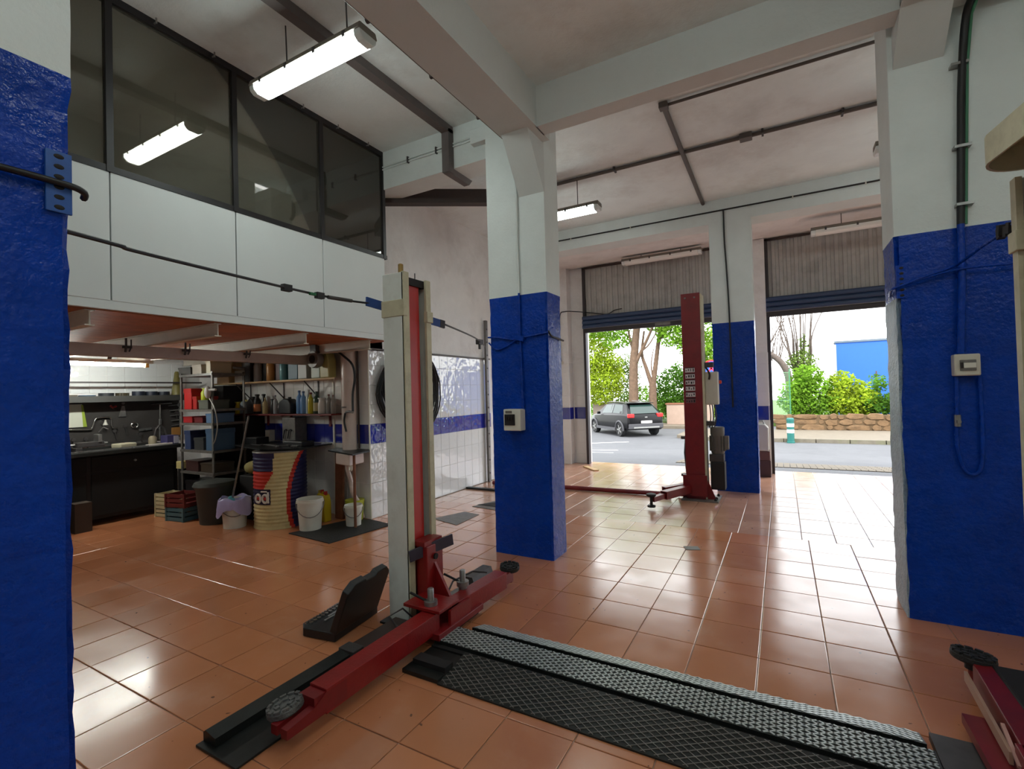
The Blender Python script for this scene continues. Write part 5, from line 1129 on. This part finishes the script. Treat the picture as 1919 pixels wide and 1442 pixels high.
for (x, y, l, a) in ((-5.3, 14.6, 1.6, .5), (-4.6, 13.2, .8, .45), (-6.2, 18.4, 2.0, .6)):
    z = gz(y); R = Matrix.Rotation(a, 3, 'Z')
    b = MB().obox((0, 0, 0), (l, .11, .006), R); b.v = [Vector((v.x+x, v.y+y, gz(v.y+y)+.006+v.z)) for v in b.v]
    tag(b.build('road_marking', pal(214, 214, 212, .7)), 'white painted line on the asphalt', 'road marking', 'white road markings')
# ---------------- garden wall of stones
W = struct(B(-.3, 14, 24.45, 24.8, -.5, .16).build('wall_garden', mat('wall_mortar', C(88, 70, 48), .95)), 'rubble stone garden wall')
r = random.Random(17)
for row in range(3):
    x = -.3-.17*row
    while x < 8.5:
        w = r.choice((.22, .34, .5, .7, .95))*r.uniform(.85, 1.15); h = .235*r.uniform(.85, 1.2)
        n = 9; cx, cz = x+w/2, -.47+.11+row*.222+r.uniform(-.025, .025)
        pol = []
        for i in range(n):
            a = 2*PI*i/n; e = 5.0; ca_, sa_ = math.cos(a), math.sin(a); k_ = (abs(ca_)**e+abs(sa_)**e)**(-1/e)
            pol.append((cx+ca_*k_*w*.49*r.uniform(.86, 1), cz+sa_*k_*h*.5*r.uniform(.80, 1.06)))
        b = MB(); f = 24.44-r.uniform(0, .05)
        b.add([(p, 24.47, q) for p, q in pol]+[(cx+(p-cx)*.97, f+.03, cz+(q-cz)*.97) for p, q in pol]+[(cx+(p-cx)*.86, f, cz+(q-cz)*.84) for p, q in pol],
              [(i, (i+1) % n, n+(i+1) % n, n+i) for i in range(n)]+[(n+i, n+(i+1) % n, 2*n+(i+1) % n, 2*n+i) for i in range(n)]+[tuple(range(2*n, 3*n))])
        b.build('stone', 'stone', W, smooth=50); x += w-.005
# ---------------- leaves and trees
def leaves(blobs, size, seed, b=None):
    r = random.Random(seed); b = b or MB()
    for (c, rad, n) in blobs:
        for _ in range(n):
            while True:
                p = Vector((r.uniform(-1, 1), r.uniform(-1, 1), r.uniform(-1, 1)))
                if .25 < p.length < 1: break
            p = Vector((c[0]+p.x*rad[0], c[1]+p.y*rad[1], c[2]+p.z*rad[2]))
            s = size*r.uniform(.6, 1.3); d = Vector((r.gauss(0, 1), r.gauss(0, 1), r.gauss(0, .5)-.3)).normalized(); q = Vector((r.gauss(0, 1), r.gauss(0, 1), r.gauss(0, 1)+.6))
            sd = d.cross(q).normalized()*s*.34; up = sd.cross(d).normalized()*s*.1; o = len(b.v)
            b.v += [p, p+d*s*.5+sd+up, p+d*s, p+d*s*.5-sd+up]; b.f += [[o, o+1, o+2], [o, o+2, o+3]]; b.m += [0, 0]
    return b
def plant(name, label, cat, base, stems, blobs, size, m, seed, group=None, bark='bark'):
    t = thing(name, label, cat, base, group)
    for pts, rs in stems: MB().tube(smooth_path(pts, 4), [rs[0]+(rs[1]-rs[0])*i/max(1, (len(pts)-1)*4) for i in range((len(pts)-1)*4+1)], 8).build('trunk' if rs[0] > .09 else 'branch', bark, t, smooth=60, fix=False)
    if blobs: tag(leaves(blobs, size, seed).build('foliage', m, t, fix=False), kind='stuff')
    return t
Yt = 26
plant('tree', 'tall pale barked tree standing behind the parked car', 'tree', (-7.04, 26, -.46),
      [([(-7.05, 26, -.47), (-7.02, 26, .9), (-6.98, 26, 2.6), (-6.88, 26, 3.6), (-6.7, 26, 5.0), (-6.3, 26, 7)], (.29, .16)),
       ([(-6.95, 26, 2.7), (-6.55, 25.9, 3.4), (-6.0, 25.8, 4.4), (-5.3, 25.8, 6.0)], (.12, .05)),
       ([(-6.95, 26, 3.3), (-7.2, 26.2, 4.4), (-7.6, 26.4, 6)], (.08, .03)),
       ([(-6.5, 25.9, 3.5), (-6.0, 25.8, 3.9), (-5.2, 25.7, 5.2)], (.06, .02))],
      [((-6.6, 26, 6.4), (3.0, 2, 1.4), 3600), ((-8.4, 26.3, 5.0), (1.4, 1.2, .8), 1200), ((-5.0, 25.6, 5.2), (1.0, .9, .7), 600), ((-7.9, 26.2, 4.2), (.9, .8, .5), 420)], .17, 'leafA', 1)
plant('tree', 'forked tree with two limbs beside the pale barked tree', 'tree', (-6.04, 26.2, -.46),
      [([(-6.05, 26.2, -.47), (-6.05, 26.2, .6), (-6.03, 26.2, 1.8)], (.24, .19)),
       ([(-6.08, 26.2, 1.7), (-6.35, 26.2, 2.6), (-6.55, 26.2, 3.4), (-6.4, 26.2, 4.6)], (.13, .05)),
       ([(-6.0, 26.2, 1.7), (-5.82, 26.2, 2.9), (-5.62, 26.2, 4.2), (-5.3, 26.2, 5.6), (-4.9, 26.1, 7)], (.14, .07)),
       ([(-5.7, 26.2, 3.9), (-5.1, 26.1, 4.7), (-4.4, 26, 5.5)], (.08, .03)), ([(-6.0, 26.2, 1.9), (-6.05, 26.1, 2.8), (-5.9, 26.1, 3.6)], (.05, .02))],
      [((-4.7, 26, 4.3), (1.1, 1, .7), 1200), ((-3.7, 26, 3.7), (1.0, 1, .9), 1300), ((-3.4, 25.8, 5.4), (1.8, 1.3, 1.0), 1800), ((-3.2, 26, 3.0), (.8, .7, .6), 600), ((-5.6, 26.4, 5.0), (.9, .7, .5), 420)], .17, 'leafA', 2)
plant('tree', 'yellow green leafy tree beside the tiled door pier', 'tree', (-10.2, 27, -.46),
      [([(-10.2, 27, -.47), (-10.2, 27, 1.5), (-10.0, 27, 3.6)], (.16, .08))],
      [((-9.9, 27, 3.6), (1.6, 1.2, 1.6), 4200), ((-9.2, 26.8, 2.0), (1.5, 1.0, 1.4), 3600), ((-8.6, 27, 2.8), (.8, .8, .9), 700), ((-10.3, 27, 5.2), (1.8, 1.2, .9), 1100)], .16, 'leafB', 3)
plant('shrub', 'pale feathery shrub behind the front of the parked car', 'shrub', (-8.6, 29, -.4), [([(-8.6, 29, -.4), (-8.6, 29, 1)], (.05, .03))],
      [((-8.8, 29, 1.6), (1.5, .9, 1.8), 3600), ((-8.2, 29.4, 3.0), (.8, .8, .8), 600)], .13, 'leafD', 4)
plant('shrub', 'green rounded shrub beside the white planter wall', 'shrub', (-5.3, 28.6, -.4), [([(-5.3, 28.6, -.4), (-5.3, 28.6, .8)], (.05, .03))],
      [((-5.4, 28.6, 1.2), (1.3, .9, 1.5), 3600), ((-5.0, 28.4, .4), (1.0, .7, .8), 900), ((-4.9, 28.6, 2.4), (.7, .7, .6), 400)], .15, 'leafC', 5)
plant('shrub', 'loose green shrub seen between the lift and the column', 'shrub', (-3.4, 29, -.4), [([(-3.4, 29, -.4), (-3.4, 29, .8)], (.05, .03))],
      [((-3.3, 29, 1.3), (1.2, .8, 1.8), 2800), ((-3.2, 29, 3.6), (1.0, .8, 1.2), 900)], .16, 'leafB', 6)
plant('shrub', 'low hedge in the shade behind the pale barked tree', 'shrub', (-7, 30.5, -.4), [([(-7, 30.5, -.4), (-7, 30.5, .5)], (.04, .03))],
      [((-7.2, 30.6, .6), (2.2, .8, 1.1), 2600), ((-11.5, 30, .8), (2.0, .8, 1.2), 1500)], .16, 'leafA', 7)
t = thing('planter_wall', 'low pinkish white planter wall behind the road', 'wall', (-4.9, 27.2, -.46))
B(-5.5, -3.2, 26.9, 27.5, -.47, .60).build('body', mat('pinkish_render', C(160, 138, 124), .8, var=.06), t, bevel=.02); B(-5.55, -3.15, 26.86, 27.54, .60, .67).build('coping', mat('terracotta_coping', C(128, 84, 62), .8), t)
tag(B(-9.8, -8.3, 27.3, 27.7, -.45, .75).build('planter_wall', mat('pale_render', C(150, 136, 124), .8)), 'low pale planter wall hidden behind the parked car', 'wall')
# right side: ivy tree, bushes, fence, blue building
r = random.Random(8); st = [([(1.0, 28, -.4), (.95, 28, 1.0), (.85, 28, 2.2)], (.28, .34))]
for k in range(16):
    a = r.uniform(-1, 1); x = .85+a*.5; st.append(([(.85+a*.25, 28, 2.0), (x, 28+r.uniform(-.3, .3), 2.9), (x+a*r.uniform(.0, .5), 28, 4.0), (x+a*r.uniform(.2, .9), 28, 5.6)], (.05, .015)))
plant('tree', 'pollarded tree wrapped in ivy beside the blue building', 'tree', (.95, 28, -.4), st, [((.9, 27.9, 1.6), (.42, .42, .9), 900), ((.85, 27.9, 2.6), (.75, .5, .55), 1100), ((1.0, 27.9, 3.4), (.25, .3, .6), 220)], .11, 'leafD', 9, bark='bark2')
r = random.Random(18); st = [([(-1.0, 27, 3.4), (-.3, 27, 2.9), (.1, 27, 2.4), (.3, 27, 1.6), (.35, 27, -.4)], (.12, .17))]
for k in range(12):
    x = r.uniform(-.6, .2); st.append(([(x, 27, 2.7), (x+r.uniform(-.2, .3), 27, 3.5), (x+r.uniform(-.2, .7), 27, 4.6), (x+r.uniform(-.2, 1.0), 27, 5.8)], (.025, .008)))
plant('tree', 'leaning bare branched tree behind the green fence', 'tree', (.35, 27, -.4), st, None, .1, 'leafC', 10, bark='bark2')
plant('shrub', 'bright green shrub above the stone garden wall', 'shrub', (1.2, 25.8, -.4), [([(1.2, 25.8, -.4), (1.2, 25.8, .5)], (.05, .03))],
      [((1.1, 25.9, .9), (1.3, .7, 1.0), 3600), ((1.0, 25.9, 1.9), (.7, .5, .5), 700), ((.4, 25.6, .6), (.4, .4, .6), 400)], .15, 'leafA', 11)
plant('shrub', 'sunlit yellow green shrub before the blue building', 'shrub', (2.7, 25.8, -.4), [([(2.7, 25.8, -.4), (2.7, 25.8, .5)], (.05, .03))],
      [((2.6, 25.8, .8), (1.0, .6, .9), 2600), ((2.3, 25.8, 1.7), (.5, .4, .35), 320), ((3.0, 25.7, .5), (.9, .5, .55), 900)], .16, 'leafB', 12)
plant('shrub', 'trailing dark green shrub at the far end of the garden wall', 'shrub', (4.3, 25.6, -.4), [([(4.3, 25.6, -.4), (4.3, 25.6, .4)], (.05, .03))],
      [((4.1, 25.5, .5), (1.2, .5, .55), 2000), ((3.6, 25.7, 1.4), (.35, .3, .35), 200)], .14, 'leafC', 13)
plant('ivy_pole', 'thin pole overgrown with ivy before the blue building', 'pole', (3.6, 26.2, -.4), [([(3.6, 26.2, -.4), (3.6, 26.2, 2.0)], (.03, .03))], [((3.6, 26.2, 1.2), (.1, .1, .75), 260), ((3.6, 26.2, 1.7), (.3, .2, .2), 80)], .1, 'leafC', 14, bark='bark2')
t = thing('mesh_fence', 'green wire mesh fence at the end of the garden wall', 'fence', (.05, 24.9, -.4))
for x in (-.55, .29): MB().cyl((x, 24.9, -.45), (x, 24.9, 2.2), .025, n=8).build('post', pal(60, 120, 84), t)
for k in range(15): MB().cyl((-.55+.056*k, 24.9, .1), (-.55+.056*k, 24.9, 2.05), .007, n=5).build('wire', pal(110, 160, 120), t)
for z in (.15, .8, 1.45, 2.05): MB().cyl((-.55, 24.9, z), (.29, 24.9, z), .009, n=5).build('rail', pal(110, 160, 120), t)
t = thing('blue_building', 'plain bright blue building beyond the garden wall', 'building', (6, 32, -.4))
B(2.47, 14, 30, 30.8, -.5, 3.58).build('facade', mat('blue_render', C(34, 92, 180), .7, var=.03), t); B(2.41, 14.05, 29.95, 30.85, 3.58, 3.68).build('roof_edge', pal(84, 98, 112), t)
B(2.42, 2.49, 29.98, 30.82, -.5, 3.5).build('corner_trim', pal(150, 158, 164), t)
# bollard
t = thing('bollard', 'teal plastic bollard with white bands at the kerb', 'bollard', (.21, 20.1, -.6)); tc = mat('teal_plastic', C(20, 96, 90), .5)
MB().lathe((.21, 20.1, -.6), [(.13, 0), (.13, .05), (.115, .06), (.115, .78), (.125, .79), (.125, .86), (.09, .9), (0, .9)], 18).build('body', tc, t, smooth=40)
for z in (.36, .58): MB().lathe((.21, 20.1, -.6), [(.1165, z), (.119, z+.005), (.119, z+.12), (.1165, z+.125)], 18).build('band', pal(226, 232, 230), t, smooth=40)
# sign
t = thing('road_sign', 'round blue and red no stopping sign on a pole', 'sign', (-2.12, 18, -.6))
MB().cyl((-2.12, 18, -.6), (-2.12, 18, 2.3), .03, n=10).build('pole', 'galv', t)
yf = 17.95
MB().lathe((-2.12, yf, 2.13), [(0, 0), (.3, 0), (.3, .02), (0, .02)], 32, axis='Y').build('disc', pal(214, 30, 44), t)
MB().lathe((-2.12, yf-.004, 2.13), [(0, 0), (.245, 0), (.245, .006), (0, .006)], 32, axis='Y').build('blue_field', pal(30, 90, 200), t)
for a in (PI/4, -PI/4): MB().obox((-2.12, yf-.006, 2.13), (.5, .006, .055), Matrix.Rotation(a, 3, 'Y')).build('red_bar', pal(220, 36, 60), t)
# ---------------- parked car
def car():
    t = local('car', 'black hatchback car parked on the road outside', 'car')
    body = mat('black_car_paint', C(10, 10, 13), .3, .0, spec=.25); glass = mat('car_glass', C(34, 52, 48), .1, spec=.5); clad = mat('grey_cladding', C(62, 62, 66), .55)
    # stations along length (y from rear -2.05 to front 2.05): halfwidth, bottom, shoulder height
    S = [(-2.05, .78, .42, .90), (-1.98, .86, .32, .98), (-1.6, .90, .28, 1.0), (-.8, .91, .28, .99), (.4, .91, .28, .96), (1.2, .90, .28, .93), (1.75, .84, .32, .84), (2.0, .70, .40, .68), (2.06, .58, .44, .62)]
    b = MB(); rings = []
    for (y, w, z0, z1) in S:
        p = [(-w*.92, z0), (-w, z0+.12), (-w*1.0, (z0+z1)/2), (-w*.985, z1-.06), (-w*.93, z1), (w*.93, z1), (w*.985, z1-.06), (w, (z0+z1)/2), (w, z0+.12), (w*.92, z0)]
        rings.append([(x, y, z) for x, z in p])
    n = 10
    for k in range(len(S)): b.v += [Vector(q) for q in rings[k]]
    for k in range(len(S)-1):
        for j in range(n): b.f.append((k*n+j, k*n+(j+1) % n, (k+1)*n+(j+1) % n, (k+1)*n+j)); b.m.append(0)
    b.f += [tuple(range(n)), tuple((len(S)-1)*n+j for j in range(n))]; b.m += [0, 0]
    b.build('body', body, t, smooth=35)
    G = [(-1.98, .80, .96, .98, .80), (-1.55, .80, .97, 1.42, .62), (-1.35, .82, .98, 1.47, .62), (-.3, .83, .97, 1.50, .62), (.45, .82, .95, 1.44, .60), (1.25, .80, .92, .95, .76)]
    b = MB()
    for (y, w0, z0, z1, w1) in G: b.v += [Vector(q) for q in ((-w0, y, z0), (-w1-.03, y, z1-.04), (-w1+.06, y, z1), (w1-.06, y, z1), (w1+.03, y, z1-.04), (w0, y, z0))]
    for k in range(len(G)-1):
        for j in range(5): b.f.append((k*6+j, k*6+j+1, (k+1)*6+j+1, (k+1)*6+j)); b.m.append(0)
    b.f += [(0, 1, 2, 3, 4, 5), tuple((len(G)-1)*6+j for j in range(6))]; b.m += [0, 0]
    b.build('cabin', body, t, smooth=30)
    # rear window lies on the sloped tail
    b = MB(); e = .012
    b.add([(-.68, -1.955-e, 1.02), (.68, -1.955-e, 1.02), (.52, -1.60-e, 1.385), (-.52, -1.60-e, 1.385)], [(0, 1, 2, 3)]); b.build('rear_window', glass, t)
    B(-.60, .60, -1.70, -1.42, 1.455, 1.485).build('spoiler', body, t, bevel=.01)
    for s in (-1, 1):
        def sp(y, f):  # point on the cabin side at fraction f of its height
            for k in range(len(G)-1):
                if G[k][0] <= y <= G[k+1][0]:
                    u = (y-G[k][0])/(G[k+1][0]-G[k][0]); w0, z0, z1, w1 = [G[k][i]+(G[k+1][i]-G[k][i])*u for i in (1, 2, 3, 4)]
                    return (s*(w0+(w1+.03-w0)*f+.008), y, z0+(z1-.04-z0)*f)
        for (ya, yb, yc, yd) in ((-1.45, -.55, -.55, -1.28), (-.48, .62, .36, -.48)):
            MB().add([sp(ya, .1), sp(yb, .1), sp(yc, .9), sp(yd, .9)], [(0, 1, 2, 3)]).build('side_window', glass, t)
        MB().obox((s*.70, -2.0, .93), (.3, .12, .17)).build('tail_light', mat('tail_light_red%d' % s, C(200, 30, 30), .25), t, bevel=.03)
        MB().obox((s*.66, -2.06, .42), (.2, .04, .07)).build('reflector', pal(190, 34, 34), t)
        MB().obox((s*.97, .62, 1.0), (.16, .1, .12)).build('wing_mirror', body, t, bevel=.02)
        MB().bar((s*.60, -1.2, 1.52), (s*.60, .2, 1.53), .04, .03).build('roof_rail', 'galv', t)
        for y in (-1.32, 1.28):
            w = MB().lathe((s*.80, y, .31), [(.18, -.10), (.29, -.11), (.315, -.07), (.315, .07), (.29, .11), (.18, .10)], 26, axis='X').build('tyre', mat('tyre_rubber%d%d' % (s, int(y)), C(24, 24, 25), .8), t, smooth=35)
            h = MB().lathe((s*.80, y, .31), [(0, -.07), (.2, -.07), (.2, .07), (0, .07)], 24, axis='X').build('hub', 'plastic', w)
            for k in range(5):
                a = 2*PI*k/5; MB().obox((s*.905, y+.10*math.cos(a), .31+.10*math.sin(a)), (.025, .20, .06), Matrix.Rotation(a, 3, 'X')).build('spoke', 'metal', w)
            MB().tube([(s*.905, y+.37*math.cos(q), .31+.37*math.sin(q)) for q in [PI*i/12-.15 for i in range(14)]], .045, 6).build('wheel_arch', clad, t, smooth=50)
        B(s*.93-.03, s*.93+.03, -1.0, .95, .26, .38).build('sill', clad, t)
    MB().box(-.82, .82, -2.10, -1.95, .36, .58).build('rear_bumper', clad, t, bevel=.03)
    B(-.62, .62, -2.115, -2.0, .38, .45).build('bumper_trim', 'metal', t, bevel=.01)
    B(-.26, .26, -2.112, -2.09, .60, .71).build('number_plate', pal(230, 226, 224), t)
    MB().obox((0, -2.06, .86), (.12, .03, .05)).build('badge', 'metal', t)
    B(-.5, .5, -2.04, -2.0, .74, .78).build('tailgate_trim', clad, t)
    return t
c_ = car(); c_.location = (-6.62, 22.6, -.6); c_.rotation_euler.z = math.radians(44)
